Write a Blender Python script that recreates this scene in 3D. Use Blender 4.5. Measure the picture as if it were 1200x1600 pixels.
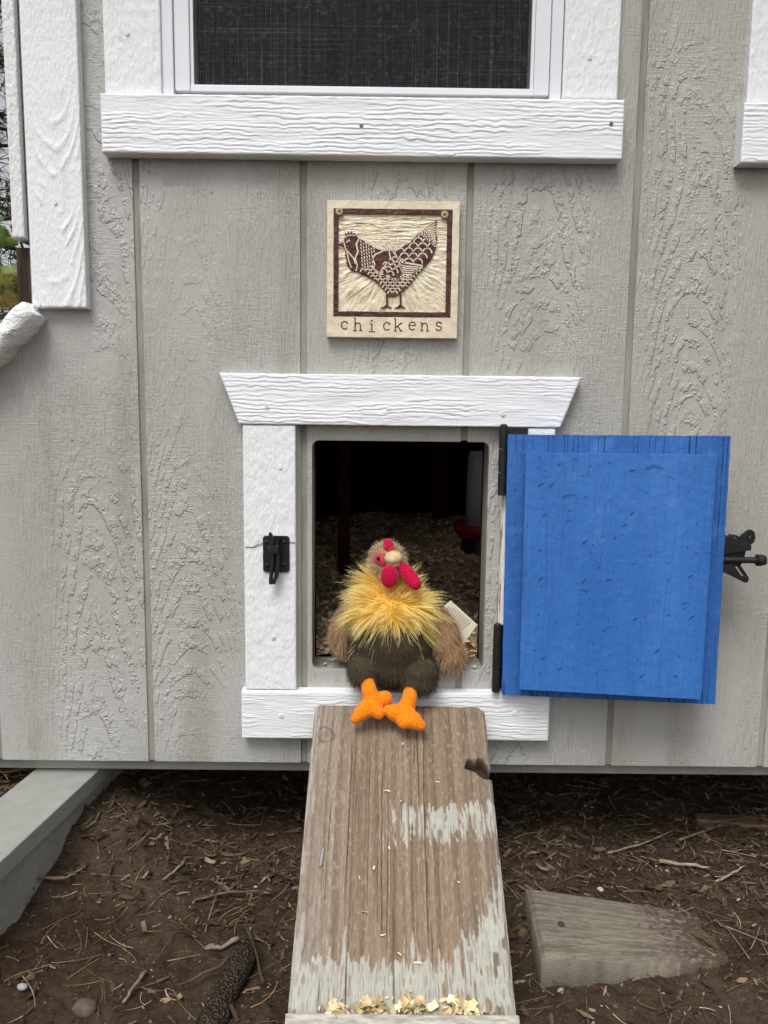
import bpy, bmesh, math, random
import numpy as np
from mathutils import Vector, Matrix
from mathutils.geometry import tessellate_polygon
random.seed(7); rng = np.random.default_rng(7)
scene = bpy.context.scene
col = scene.collection
for o in list(bpy.data.objects): bpy.data.objects.remove(o)

# ------------------------------------------------------------------ camera
CAMZ, DIST, FPX = 0.93, 1.467, 1202.0
PITCH, ROLL, YAW = 0.1259, 0.01154, 0.00412
cam_pos = np.array([0.0, -DIST, CAMZ])
fw = np.array([math.sin(YAW)*math.cos(PITCH), math.cos(YAW)*math.cos(PITCH), -math.sin(PITCH)])
rt0 = np.array([math.cos(YAW), -math.sin(YAW), 0.0])
dn0 = np.cross(fw, rt0)
rt = math.cos(ROLL)*rt0 - math.sin(ROLL)*dn0
dn = np.cross(fw, rt)
cd = bpy.data.cameras.new('camera'); cam = bpy.data.objects.new('camera', cd); col.objects.link(cam)
cd.sensor_fit = 'VERTICAL'; cd.sensor_height = 34.6; cd.lens = FPX/1600*34.6
cd.clip_start = 0.05; cd.clip_end = 2000
M = Matrix.Identity(4)
for i in range(3):
    M[i][0] = rt[i]; M[i][1] = -dn[i]; M[i][2] = -fw[i]; M[i][3] = cam_pos[i]
cam.matrix_world = M
scene.camera = cam

# ------------------------------------------------------------------ overcast sky and soft sun
SUN_EL, SUN_AZ = 58.0, 200.0          # sun high, behind the photographer
w = bpy.data.worlds.new('World'); scene.world = w; w.use_nodes = True
nt = w.node_tree; bg = nt.nodes['Background']
sky = nt.nodes.new('ShaderNodeTexSky'); sky.sky_type = 'NISHITA'; sky.sun_disc = False
sky.sun_elevation = math.radians(SUN_EL); sky.sun_rotation = math.radians(SUN_AZ)
sky.air_density = 1.0; sky.dust_density = 4.0; sky.ozone_density = 1.0
hs = nt.nodes.new('ShaderNodeHueSaturation'); hs.inputs['Saturation'].default_value = 0.16
nt.links.new(sky.outputs[0], hs.inputs['Color']); nt.links.new(hs.outputs[0], bg.inputs[0])
bg.inputs[1].default_value = 0.14
sd = bpy.data.lights.new('sun', 'SUN'); sd.energy = 1.5; sd.angle = math.radians(24); sd.color = (1.0, 0.97, 0.92)
so = bpy.data.objects.new('sun', sd); col.objects.link(so)
az = math.radians(SUN_AZ)
sdir = Vector((math.sin(az)*math.cos(math.radians(SUN_EL)), math.cos(az)*math.cos(math.radians(SUN_EL)), math.sin(math.radians(SUN_EL))))
so.rotation_euler = sdir.to_track_quat('Z', 'Y').to_euler(); so.location = (0, -3, 5)
vs = scene.view_settings
vs.view_transform = 'Standard'; vs.look = 'None'; vs.gamma = 1.0; vs.use_curve_mapping = False
vs.exposure = 0.22
scene.render.engine = 'CYCLES'

# ------------------------------------------------------------------ helpers: measuring
def at(px, py, Y):                       # photograph measure -> point on the upright plane y = Y
    d = fw + rt*(px-600)/FPX + dn*(py-800)/FPX
    return Vector(cam_pos + d*((DIST+Y)/d[1]))
def at_z(px, py, z):
    d = fw + rt*(px-600)/FPX + dn*(py-800)/FPX
    return Vector(cam_pos + d*((z-CAMZ)/d[2]))
def rz(z): return z + CAMZ               # height measured from the camera's level

# ------------------------------------------------------------------ helpers: noise
_T = rng.random((256, 256))
def vnoise(x, y, s=0):
    x = np.asarray(x, float)+s*17.31; y = np.asarray(y, float)+s*9.77
    xi = np.floor(x).astype(int); yi = np.floor(y).astype(int)
    fx = x-xi; fy = y-yi; fx = fx*fx*(3-2*fx); fy = fy*fy*(3-2*fy)
    a = _T[xi & 255, yi & 255]; b = _T[(xi+1) & 255, yi & 255]; c = _T[xi & 255, (yi+1) & 255]; d = _T[(xi+1) & 255, (yi+1) & 255]
    return (a*(1-fx)+b*fx)*(1-fy)+(c*(1-fx)+d*fx)*fy
def fbm(x, y, s=0, o=4):
    t = 0; a = .5; n = 0
    for k in range(o):
        t = t+a*vnoise(x*2**k, y*2**k, s+k*3); n += a; a *= .5
    return t/n
def sstep(a, b, x):
    t = np.clip((x-a)/(b-a), 0, 1); return t*t*(3-2*t)

# ------------------------------------------------------------------ helpers: meshes
class MB:
    def __init__(s): s.v = []; s.f = []; s.c = []; s.hasc = False
    def add(s, vs_, fs_, color=None):
        n = len(s.v); s.v.extend([tuple(p) for p in vs_]); s.f.extend([tuple(i+n for i in f) for f in fs_])
        if color is not None: s.hasc = True
        s.c.extend([color or (1, 1, 1)]*len(vs_)); return s
    def box(s, x0, x1, y0, y1, z0, z1, color=None):
        return s.add([(x, y, z) for x in (x0, x1) for y in (y0, y1) for z in (z0, z1)],
                     [(0, 1, 3, 2), (4, 6, 7, 5), (0, 4, 5, 1), (2, 3, 7, 6), (0, 2, 6, 4), (1, 5, 7, 3)], color)
    def prism(s, poly, y0, y1, fn=None):   # polygon in x,z swept along y
        n = len(poly)
        tris = tessellate_polygon([[Vector((p[0], p[1], 0)) for p in poly]])
        A = [(p[0], y0, p[1]) for p in poly]; B = [(p[0], y1, p[1]) for p in poly]
        vs_ = A+B
        if fn: vs_ = [fn(*p) for p in vs_]
        fs_ = [tuple(t) for t in tris]+[tuple(i+n for i in reversed(t)) for t in tris]
        fs_ += [(i, (i+1) % n, (i+1) % n+n, i+n) for i in range(n)]
        return s.add(vs_, fs_)
    def tube(s, pts, rad, seg=8, color=None, cap=True):
        pts = [Vector(p) for p in pts]; n = len(pts)
        if not hasattr(rad, '__len__'): rad = [rad]*n
        vs_ = []; fs_ = []; up = None
        for i, p in enumerate(pts):
            d = (pts[min(i+1, n-1)]-pts[max(i-1, 0)]).normalized()
            if up is None: up = d.orthogonal().normalized()
            a = (up-d*up.dot(d)).normalized(); up = a; b = d.cross(a)
            for k in range(seg):
                t = 2*math.pi*k/seg; vs_.append(p+(a*math.cos(t)+b*math.sin(t))*rad[i])
        for i in range(n-1):
            for k in range(seg):
                k2 = (k+1) % seg; fs_.append((i*seg+k, i*seg+k2, (i+1)*seg+k2, (i+1)*seg+k))
        if cap: fs_ += [tuple(reversed(range(seg))), tuple((n-1)*seg+k for k in range(seg))]
        return s.add(vs_, fs_, color)
    def ball(s, c, r, rot=None, nu=16, nv=10, color=None):
        c = Vector(c); r = Vector(r) if hasattr(r, '__len__') else Vector((r, r, r))
        vs_ = []
        def P(th, ph):
            q = Vector((r.x*math.sin(th)*math.cos(ph), r.y*math.sin(th)*math.sin(ph), r.z*math.cos(th)))
            if rot: q = rot @ q
            return c+q
        vs_.append(P(0, 0))
        for i in range(1, nv):
            for k in range(nu): vs_.append(P(math.pi*i/nv, 2*math.pi*k/nu))
        vs_.append(P(math.pi, 0)); L = len(vs_)-1; fs_ = []
        for k in range(nu): fs_.append((0, 1+k, 1+(k+1) % nu))
        for i in range(nv-2):
            for k in range(nu):
                a = 1+i*nu+k; b = 1+i*nu+(k+1) % nu; fs_.append((a, a+nu, b+nu, b))
        for k in range(nu): fs_.append((L, L-nu+(k+1) % nu, L-nu+k))
        return s.add(vs_, fs_, color)
    def ribbon(s, pts, wd, y, color=None, th=0.0):   # flat strip in the x,z plane at depth y
        n = len(pts); vs_ = []
        for i in range(n):
            a = pts[max(i-1, 0)]; b = pts[min(i+1, n-1)]
            dx, dz = b[0]-a[0], b[1]-a[1]; L = math.hypot(dx, dz) or 1; ww = wd[i] if hasattr(wd, '__len__') else wd
            nx, nz = -dz/L*ww/2, dx/L*ww/2
            vs_ += [(pts[i][0]+nx, y, pts[i][1]+nz), (pts[i][0]-nx, y, pts[i][1]-nz)]
        fs_ = [(2*i, 2*i+1, 2*i+3, 2*i+2) for i in range(n-1)]
        if th:
            m = len(vs_); vs_ += [(x, y+th, z) for x, _, z in vs_]
            fs_ += [(2*i, 2*i+2, m+2*i+2, m+2*i) for i in range(n-1)]+[(2*i+1, m+2*i+1, m+2*i+3, 2*i+3) for i in range(n-1)]
            fs_ += [(0, m, m+1, 1), (2*n-2, 2*n-1, m+2*n-1, m+2*n-2)]
        return s.add(vs_, fs_, color)
    def build(s, name, mat, parent=None, smooth=False, bevel=0, fixn=True):
        me = bpy.data.meshes.new(name); me.from_pydata(s.v, [], s.f)
        if s.hasc:
            at_ = me.color_attributes.new('col', 'FLOAT_COLOR', 'POINT')
            at_.data.foreach_set('color', np.array([(c[0], c[1], c[2], 1) for c in s.c], np.float32).ravel())
        if fixn:
            bm = bmesh.new(); bm.from_mesh(me); bmesh.ops.recalc_face_normals(bm, faces=bm.faces); bm.to_mesh(me); bm.free()
        return link(me, name, mat, parent, smooth, bevel)
def link(me, name, mat, parent=None, smooth=False, bevel=0):
    me.materials.append(mat)
    if smooth: me.polygons.foreach_set('use_smooth', [True]*len(me.polygons))
    o = bpy.data.objects.new(name, me); col.objects.link(o)
    if bevel:
        b = o.modifiers.new('bevel', 'BEVEL'); b.width = bevel; b.segments = 2; b.limit_method = 'ANGLE'
    if parent: adopt(o, parent)
    return o
def adopt(o, p):
    o.parent = p
    q = p; mw = Matrix.Identity(4)
    while q: mw = q.matrix_basis @ mw if q.parent is None else q.matrix_parent_inverse @ q.matrix_basis @ mw; q = q.parent
    o.matrix_parent_inverse = mw.inverted()
def grid_mesh(name, V, nu, nv, colr=None):       # V: (nu*nv,3) array
    i = np.arange(nu-1)[:, None]*nv+np.arange(nv-1)[None, :]
    F = np.stack([i, i+nv, i+nv+1, i+1], -1).reshape(-1, 4)
    me = bpy.data.meshes.new(name)
    me.vertices.add(len(V)); me.vertices.foreach_set('co', V.astype(np.float32).ravel())
    me.loops.add(F.size); me.loops.foreach_set('vertex_index', F.ravel().astype(np.int32))
    me.polygons.add(len(F)); me.polygons.foreach_set('loop_start', np.arange(0, F.size, 4, dtype=np.int32))
    me.polygons.foreach_set('loop_total', np.full(len(F), 4, np.int32))
    me.update(calc_edges=True)
    if colr is not None: setcol(me, colr)
    return me
def raw_mesh(name, V, F, colr=None):             # arrays of triangles or quads
    k = F.shape[1]; me = bpy.data.meshes.new(name)
    me.vertices.add(len(V)); me.vertices.foreach_set('co', V.astype(np.float32).ravel())
    me.loops.add(F.size); me.loops.foreach_set('vertex_index', F.ravel().astype(np.int32))
    me.polygons.add(len(F)); me.polygons.foreach_set('loop_start', np.arange(0, F.size, k, dtype=np.int32))
    me.polygons.foreach_set('loop_total', np.full(len(F), k, np.int32))
    me.update(calc_edges=True)
    if colr is not None: setcol(me, colr)
    return me
def setcol(me, c):
    c4 = np.ones((len(c), 4), np.float32); c4[:, :c.shape[1]] = c
    a = me.color_attributes.new('col', 'FLOAT_COLOR', 'POINT'); a.data.foreach_set('color', c4.ravel())
def thing(name, label, cat, loc=(0, 0, 0), group=None):
    o = bpy.data.objects.new(name, None); col.objects.link(o); o.location = loc; o.empty_display_size = .1
    return tag(o, label, cat, group)
def tag(o, label, cat, group=None, kind=None):
    o['label'] = label; o['category'] = cat
    if group: o['group'] = group
    if kind: o['kind'] = kind
    return o

# ------------------------------------------------------------------ helpers: materials
class NT:
    def __init__(s, name, rough=.6, spec=.3):
        s.m = bpy.data.materials.new(name); s.m.use_nodes = True; s.t = s.m.node_tree
        s.b = s.t.nodes['Principled BSDF']; s.b.inputs['Roughness'].default_value = rough
        s.b.inputs['Specular IOR Level'].default_value = spec
        s.tc = s.n('ShaderNodeTexCoord').outputs['Object']
    def n(s, k): return s.t.nodes.new(k)
    def put(s, sock, v):
        if isinstance(v, bpy.types.NodeSocket): s.t.links.new(v, sock)
        elif hasattr(v, '__len__') and len(v) == 3 and sock.type == 'RGBA': sock.default_value = (*v, 1)
        else: sock.default_value = v
    def mul(s, vec, sc, off=(0, 0, 0)):
        m = s.n('ShaderNodeMapping'); s.put(m.inputs['Vector'], vec); m.inputs['Scale'].default_value = sc; m.inputs['Location'].default_value = off
        return m.outputs[0]
    def noise(s, sc, detail=4, rough=.55, vec=None, dist=0, off=(0, 0, 0)):
        x = s.n('ShaderNodeTexNoise'); x.inputs['Detail'].default_value = detail; x.inputs['Roughness'].default_value = rough; x.inputs['Distortion'].default_value = dist
        v = vec or s.tc
        if hasattr(sc, '__len__'): v = s.mul(v, sc, off); x.inputs['Scale'].default_value = 1
        else: x.inputs['Scale'].default_value = sc
        s.put(x.inputs['Vector'], v); return x.outputs['Fac']
    def vor(s, sc, feat='F1', out='Distance', vec=None):
        x = s.n('ShaderNodeTexVoronoi'); x.feature = feat; v = vec or s.tc
        if hasattr(sc, '__len__'): v = s.mul(v, sc); x.inputs['Scale'].default_value = 1
        else: x.inputs['Scale'].default_value = sc
        s.put(x.inputs['Vector'], v); return x.outputs[out]
    def ma(s, op, a, b=0.0, c=None):
        x = s.n('ShaderNodeMath'); x.operation = op; s.put(x.inputs[0], a); s.put(x.inputs[1], b)
        if c is not None: s.put(x.inputs[2], c)
        return x.outputs[0]
    def rng(s, v, a, b, lo=0.0, hi=1.0):
        x = s.n('ShaderNodeMapRange'); x.interpolation_type = 'SMOOTHSTEP'; s.put(x.inputs[0], v)
        for i, q in enumerate((a, b, lo, hi)): x.inputs[i+1].default_value = q
        return x.outputs[0]
    def mix(s, f, a, b, mode='MIX'):
        x = s.n('ShaderNodeMix'); x.data_type = 'RGBA'; x.blend_type = mode
        s.put(x.inputs[0], f); s.put(x.inputs[6], a); s.put(x.inputs[7], b); return x.outputs[2]
    def sep(s):
        x = s.n('ShaderNodeSeparateXYZ'); s.put(x.inputs[0], s.tc); return x.outputs
    def attr(s, name='col'):
        x = s.n('ShaderNodeAttribute'); x.attribute_name = name; return x.outputs['Color']
    def bump(s, h, dist, strength=1.0):
        x = s.n('ShaderNodeBump'); s.put(x.inputs['Height'], h); x.inputs['Distance'].default_value = dist; x.inputs['Strength'].default_value = strength
        if s.b.inputs['Normal'].is_linked: s.t.links.new(s.b.inputs['Normal'].links[0].from_socket, x.inputs['Normal'])
        s.t.links.new(x.outputs[0], s.b.inputs['Normal']); return s
    def color(s, c): s.put(s.b.inputs['Base Color'], c); return s
    def rough(s, c): s.put(s.b.inputs['Roughness'], c); return s

GX0, GS = -0.453, 0.305                  # siding grooves: first one and spacing
def mat_siding():
    m = NT('grey_paint_siding', .42, .45); x, y, z = m.sep()
    g = m.ma('DIVIDE', m.ma('SUBTRACT', x, GX0), GS)
    idx = m.ma('FLOOR', g); xl = m.ma('MULTIPLY', m.ma('SUBTRACT', m.ma('SUBTRACT', g, idx), .5), GS)
    rnd = m.n('ShaderNodeTexWhiteNoise'); rnd.noise_dimensions = '1D'; m.put(rnd.inputs['W'], m.ma('ADD', idx, 3.37)); r = rnd.outputs['Value']
    cen = m.ma('MULTIPLY', m.ma('SUBTRACT', r, .5), .16)
    wob = m.ma('MULTIPLY', m.ma('SUBTRACT', m.noise((5, 5, 1.6), 2), .5), .12)
    dx = m.ma('ADD', m.ma('SUBTRACT', xl, cen), wob)
    par = m.ma('MULTIPLY', m.ma('MULTIPLY', dx, dx), 36.0)
    mid = m.noise((14, 14, 9), 3)
    f = m.ma('ADD', m.ma('ADD', z, par), m.ma('MULTIPLY', m.noise((4, 4, 2.2), 2), .50))
    f = m.ma('ADD', f, m.ma('MULTIPLY', mid, .06))
    f = m.ma('ADD', f, m.ma('MULTIPLY', m.noise((110, 110, 80), 2, .6), .013))
    ring = m.ma('FRACT', m.ma('DIVIDE', f, m.ma('ADD', .060, m.ma('MULTIPLY', r, .05))))
    cliff = m.ma('MULTIPLY', m.rng(ring, .0, .06), m.rng(ring, 1.0, .25))
    side = m.rng(m.ma('ABSOLUTE', dx), .135, .06)
    brk = m.rng(m.noise((46, 46, 30), 3, .7, off=(3, 3, 1)), .44, .58)
    zone = m.rng(m.noise((3.1, 3.1, 1.3), 1, off=(4, 0, 2)), .42, .60)
    amp = m.ma('MULTIPLY', m.ma('MULTIPLY', side, brk), zone)
    # rough-sawn relief: stipple with a vertical lean, fibres, short level saw ticks
    fib = m.noise((400, 400, 20), 2, .5)
    stip = m.noise((260, 260, 150), 2, .6)
    lump = m.noise((95, 95, 60), 2, .5)
    saw = m.noise((38, 38, 330), 2, .6); sawm = m.rng(m.noise((4, 4, 3), 2, off=(9, 1, 5)), .40, .58)
    rmask = m.rng(m.noise((7, 7, 2.0), 2, off=(1, 7, 3)), .30, .58, .25, 1.0)
    flat = m.ma('SUBTRACT', 1.0, m.ma('MULTIPLY', m.ma('MULTIPLY', side, zone), .6))
    h = m.ma('ADD', m.ma('MULTIPLY', fib, 1.3), m.ma('ADD', m.ma('MULTIPLY', stip, .6), m.ma('MULTIPLY', lump, .4)))
    h = m.ma('ADD', m.ma('MULTIPLY', m.ma('MULTIPLY', h, rmask), flat), m.ma('MULTIPLY', m.ma('MULTIPLY', saw, sawm), .45))
    h = m.ma('ADD', m.ma('MULTIPLY', h, .0027), m.ma('MULTIPLY', m.ma('MULTIPLY', cliff, amp), .0022))
    m.bump(h, 1.0, 1.0)
    c = m.mix(m.rng(m.noise((1.6, 1.6, 1.1), 3), .3, .7), (.415, .405, .375), (.432, .428, .408))
    c = m.mix(m.rng(x, -.2, .9, 0, .6), c, (.420, .402, .350))
    c = m.mix(m.ma('MULTIPLY', m.rng(z, .62, .32, 0, .6), 1.0), c, (.47, .468, .45))
    c = m.mix(m.ma('MULTIPLY', m.rng(m.noise((9, 9, 1.1), 4, off=(2, 2, 8)), .50, .72), .46), c, (.28, .26, .205))
    c = m.mix(m.ma('MULTIPLY', m.rng(m.noise((30, 30, 12), 5, .7, off=(5, 1, 2)), .56, .72), .22), c, (.30, .275, .215))
    c = m.mix(m.ma('MULTIPLY', m.ma('MULTIPLY', m.rng(ring, .05, .0), amp), .30), c, (.16, .15, .13))
    c = m.mix(m.rng(m.vor(9.0), .035, .012), c, (.15, .13, .10))
    m.color(c); return m.m
def mat_groove():
    m = NT('grey_paint_groove', .8, .15)
    m.color(m.mix(m.rng(m.noise((40, 40, 6), 4), .35, .7), (.33, .32, .285), (.235, .22, .18))).bump(m.noise((200, 200, 30)), .001); return m.m
def mat_white(name, grit=1.0, tint=(.80, .815, .845), dist=.0010, horiz=True):
    m = NT(name, .5, .35)
    dirt = m.rng(m.noise(5.0, 5, .65), .52, .78)
    c = m.mix(m.ma('MULTIPLY', dirt, .22), tint, (.66, .63, .54))
    c = m.mix(m.ma('MULTIPLY', m.rng(m.noise((60, 60, 9) if not horiz else (9, 60, 60), 4), .60, .72), .25), c, (.52, .50, .46))
    c = m.mix(m.rng(m.vor(26.0), .045, .02), c, (.30, .26, .21))
    m.color(c); sc = (45, 140, 240) if horiz else (240, 140, 90)
    m.bump(m.noise(sc, 3), dist*grit); return m.m
def mat_simple(name, c, rough=.6, spec=.3, var=.25, sc=30, bump=0, bsc=None):
    m = NT(name, rough, spec)
    m.color(m.mix(m.rng(m.noise(sc, 4), .3, .7), tuple(q*(1-var) for q in c), tuple(q*(1+var) for q in c)))
    if bump: m.bump(m.noise(bsc or (tuple(q*4 for q in sc) if hasattr(sc, '__len__') else sc*4), 3), bump)
    return m.m
def mat_attr(name, rough=.8, spec=.15, sc=0, sheen=0, trans=0, bump=0, k=.3):
    m = NT(name, rough, spec); c = m.attr()
    if sc: c = m.mix(m.rng(m.noise(sc, 4), .3, .7), m.mix(1.0, c, (1-k,)*3, 'MULTIPLY'), m.mix(1.0, c, (1+k,)*3, 'MULTIPLY'))
    if bump: m.bump(m.noise(sc or 200, 3), bump)
    if sheen:
        m.b.inputs['Sheen Weight'].default_value = sheen; m.b.inputs['Sheen Roughness'].default_value = .5
    m.color(c)
    return m.m
MS = mat_siding(); MG = mat_groove()
MWH = mat_white('white_paint_ridged', 1.0); MWV = mat_white('white_paint_orange_peel', 1.7, (.80, .82, .835), .0012, False)
MVIN = mat_simple('white_vinyl', (.76, .78, .82), .35, .4, .03, 12)
MBLACK = mat_simple('black_powder_coat', (.012, .012, .013), .45, .45, .4, 60, .0004, 500)
MDARK = mat_simple('dark_bare_wood', (.055, .042, .032), .9, .1, .4, (60, 60, 8), .002)
MGREY = mat_simple('grey_paint_smooth', (.30, .303, .282), .55, .3, .07, (30, 30, 60), .0008, (160, 160, 300))
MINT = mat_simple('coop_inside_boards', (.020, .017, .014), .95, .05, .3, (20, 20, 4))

# ================================================================== THE SETTING: ground
def gz(X, Y):
    X = np.asarray(X, float); Y = np.asarray(Y, float)
    h = .085*sstep(-.38, -.72, X)*sstep(-.9, -.3, Y)
    h = h+.085*sstep(-.24, .02, Y)*sstep(-.28, -.52, X)*sstep(1.2, .5, Y)
    h = h+.018*(fbm(X*3.1+9, Y*3.1+4, 1)-.5)*2+.010*(fbm(X*14, Y*14, 2)-.5)*2+.008*(fbm(X*55, Y*55, 3)-.5)*2+.012*np.clip(fbm(X*9+3, Y*9, 4)-.55, 0, 1)*(fbm(X*30, Y*30, 6)-.3)*6
    h = h+.034*np.exp(-(((X-.66)/.16)**2+((Y+.16)/.15)**2))          # soil heaped over the buried end of the block
    h = h+.02*np.exp(-(((X+.25)/.2)**2+((Y+.42)/.12)**2))
    return h
def ground_axis(c0, c1, step, far):
    a = list(np.arange(c0, c1+step/2, step)); s = step; lo = a[0]; hi = a[-1]; L = []; H = []
    while hi < far: s *= 1.35; hi += s; lo -= s; H.append(hi); L.append(lo)
    return np.array(L[::-1]+a+H)
gx = ground_axis(-1.25, 1.25, .005, 600); gy = ground_axis(-.62, 1.0, .005, 600)
XX, YY = np.meshgrid(gx, gy, indexing='ij')
ZZ = gz(XX, YY)*np.clip(1.6-np.maximum(abs(XX), abs(YY))*.03, .0, 1)
gm = grid_mesh('ground', np.stack([XX, YY, ZZ], -1).reshape(-1, 3), len(gx), len(gy))
m = NT('dark_soil', .95, .08)
c = m.mix(m.rng(m.noise(5, 6, .7), .32, .68), (.072, .048, .032), (.152, .108, .075))
c = m.mix(m.rng(m.noise(160, 4, .7), .55, .75), c, (.175, .132, .098))
c = m.mix(m.rng(m.noise(70, 4, .7), .58, .72), c, (.028, .019, .013))
c = m.mix(m.rng(m.vor(170.0), .14, .06), c, (.22, .18, .14))
m.color(c).bump(m.noise(120, 6, .75), .016).bump(m.noise(420, 4, .7), .006)
g = link(gm, 'ground', m.m, None, True); g['kind'] = 'structure'

# ================================================================== THE COOP
coop = thing('chicken_coop', 'grey painted wooden chicken coop with white trim and open hatch', 'chicken coop', (.3, .85, 0))
ZB, ZT = rz(-.6946), 2.20
WIN = (-.376, .292, .570, 1.12)          # x0,x1 and heights above camera level
OX0, OX1, OZ0, OZ1 = -.132, .205, rz(-.500), rz(-.050)
def arc(cx, cz, r, a0, a1, n=5):
    return [(cx+r*math.cos(math.radians(a0+(a1-a0)*i/n)), cz+r*math.sin(math.radians(a0+(a1-a0)*i/n))) for i in range(n+1)]
def strip(poly): return MB().prism(poly, 0.0, .011).build('siding_board', MS, coop, bevel=.0012)
gw = .0062
def edges(i): return GX0+GS*i+gw, GX0+GS*(i+1)-gw
r_ = .013
wz = rz(.555)                            # siding stops behind the window's bottom board
# strips far left: the low wing that carries the sloping white roof
a, b = edges(-2); strip([(a, ZB), (b, ZB), (b, rz(.058)), (a, rz(-.205))])
a, b = edges(-1); strip([(a, ZB), (b, ZB), (b, ZT), (-.652, ZT), (-.652, rz(.165)), (a, rz(.070))])
a, b = edges(0); strip([(a, ZB), (b, ZB), (b, wz), (a, wz)])
a, b = edges(1)
strip([(a, ZB), (b, ZB), (b, OZ0)]+arc(OX0+r_, OZ0+r_, r_, 270, 180)+arc(OX0+r_, OZ1-r_, r_, 180, 90)+[(b, OZ1), (b, wz), (a, wz)])
a, b = edges(2)
strip([(a, ZB), (b, ZB), (b, ZT), (.36, ZT), (.36, wz), (a, wz), (a, OZ1)]+arc(OX1-r_, OZ1-r_, r_, 90, 0)+arc(OX1-r_, OZ0+r_, r_, 0, -90)+[(a, OZ0)])
a, b = edges(3); strip([(a, ZB), (b, ZB), (b, wz), (.69, wz), (.69, ZT), (a, ZT)])
a, b = edges(4); strip([(a, ZB), (b, ZB), (b, wz), (a, wz)])
a, b = edges(5); strip([(a, ZB), (b, ZB), (b, wz), (a, wz)])
# the sheet behind the grooves, in pieces round the openings
mb = MB(); yb0, yb1 = .0036, .014
mb.prism([(-.652, ZB+.002), (OX0-.004, ZB+.002), (OX0-.004, wz), (-.652, wz)], yb0, yb1)
mb.prism([(OX0-.004, ZB+.002), (OX1+.004, ZB+.002), (OX1+.004, OZ0-.003), (OX0-.004, OZ0-.003)], yb0, yb1)
mb.prism([(OX0-.004, OZ1+.003), (OX1+.004, OZ1+.003), (OX1+.004, wz), (OX0-.004, wz)], yb0, yb1)
mb.prism([(OX1+.004, ZB+.002), (1.375, ZB+.002), (1.375, wz), (OX1+.004, wz)], yb0, yb1)
mb.prism([(.36, wz), (.69, wz), (.69, ZT), (.36, ZT)], yb0, yb1)
mb.prism([(-.652, wz), (-.43, wz), (-.43, ZT), (-.652, ZT)], yb0, yb1)
mb.prism([(-1.06, ZB+.002), (-.652, ZB+.002), (-.652, rz(.155)), (-1.06, rz(-.21))], yb0, yb1)
mb.build('groove_sheet', MG, coop)
# body: side walls, back wall, floor, ceiling, roof
XL, XR, YBK = -.655, 1.38, 1.75
MB().box(XL, XL+.03, .0145, YBK, ZB, ZT).build('side_wall', MS, coop)
MB().box(XR-.03, XR, .0145, YBK, ZB, ZT).build('side_wall', MS, coop)
MB().box(XL+.03, XR-.03, YBK-.03, YBK-.001, ZB, ZT).build('back_wall', MS, coop)
FLZ = rz(-.528)
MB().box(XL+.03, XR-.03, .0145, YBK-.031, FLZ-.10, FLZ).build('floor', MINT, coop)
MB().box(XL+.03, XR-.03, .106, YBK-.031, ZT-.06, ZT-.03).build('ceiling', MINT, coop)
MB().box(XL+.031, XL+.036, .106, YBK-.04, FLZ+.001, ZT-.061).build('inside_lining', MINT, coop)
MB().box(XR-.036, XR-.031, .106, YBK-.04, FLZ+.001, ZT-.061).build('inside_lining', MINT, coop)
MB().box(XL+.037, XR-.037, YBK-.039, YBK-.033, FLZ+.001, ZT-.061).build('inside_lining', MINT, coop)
# inside lining of the front wall, in pieces round the hatch
mb = MB(); t0, t1 = .100, .105
w1_ = rz(WIN[3])
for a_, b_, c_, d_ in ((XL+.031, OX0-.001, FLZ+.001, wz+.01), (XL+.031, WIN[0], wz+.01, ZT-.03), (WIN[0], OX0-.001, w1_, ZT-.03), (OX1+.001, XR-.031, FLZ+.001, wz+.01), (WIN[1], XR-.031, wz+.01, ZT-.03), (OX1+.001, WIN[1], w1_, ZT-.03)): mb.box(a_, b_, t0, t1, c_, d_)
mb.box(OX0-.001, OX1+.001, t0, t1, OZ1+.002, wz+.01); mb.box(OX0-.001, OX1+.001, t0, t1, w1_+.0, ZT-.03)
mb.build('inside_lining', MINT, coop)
MB().prism([(XL-.12, ZT+.03), (XR+.12, ZT+.03), (XR+.12, ZT+.08), (XL-.12, ZT+.08)], -.28, YBK+.16).build('roof', mat_simple('roof_shingle', (.06, .06, .065), .9, .1, .4, 30, .003), coop)
MB().box(XL, XR, -.0, YBK, ZT, ZT+.029).build('roof_plate', MGREY, coop)
# bottom rail behind the siding and joists below the floor
MB().box(-1.06, XR, .022, .060, rz(-.722), rz(-.630)).build('bottom_rail', MGREY, coop, bevel=.002)
for jx in (-.55, 0.0, .55, 1.1):
    MB().box(jx, jx+.04, .07, YBK-.04, rz(-.715), FLZ-.101).build('floor_joist', MDARK, coop)
# hatch reveal: framing boards round the opening
MREV = mat_simple('grey_paint_rough', (.34, .33, .295), .75, .2, .2, (70, 70, 8), .0015, (150, 150, 40))
mb = MB().box(OX0-.035, OX0-.003, .0145, .098, OZ0-.004, OZ1+.004); mb.build('hatch_jamb', MREV, coop, bevel=.002)
MB().box(OX1+.003, OX1+.035, .0145, .098, OZ0-.004, OZ1+.004).build('hatch_jamb', MREV, coop, bevel=.002)
MB().box(OX0-.035, OX1+.035, .0145, .098, OZ1+.005, OZ1+.04).build('hatch_lintel', MREV, coop, bevel=.002)
MB().box(OX0-.035, OX1+.035, .0145, .098, OZ0-.045, OZ0-.005).build('hatch_threshold', MREV, coop, bevel=.003)
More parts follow.
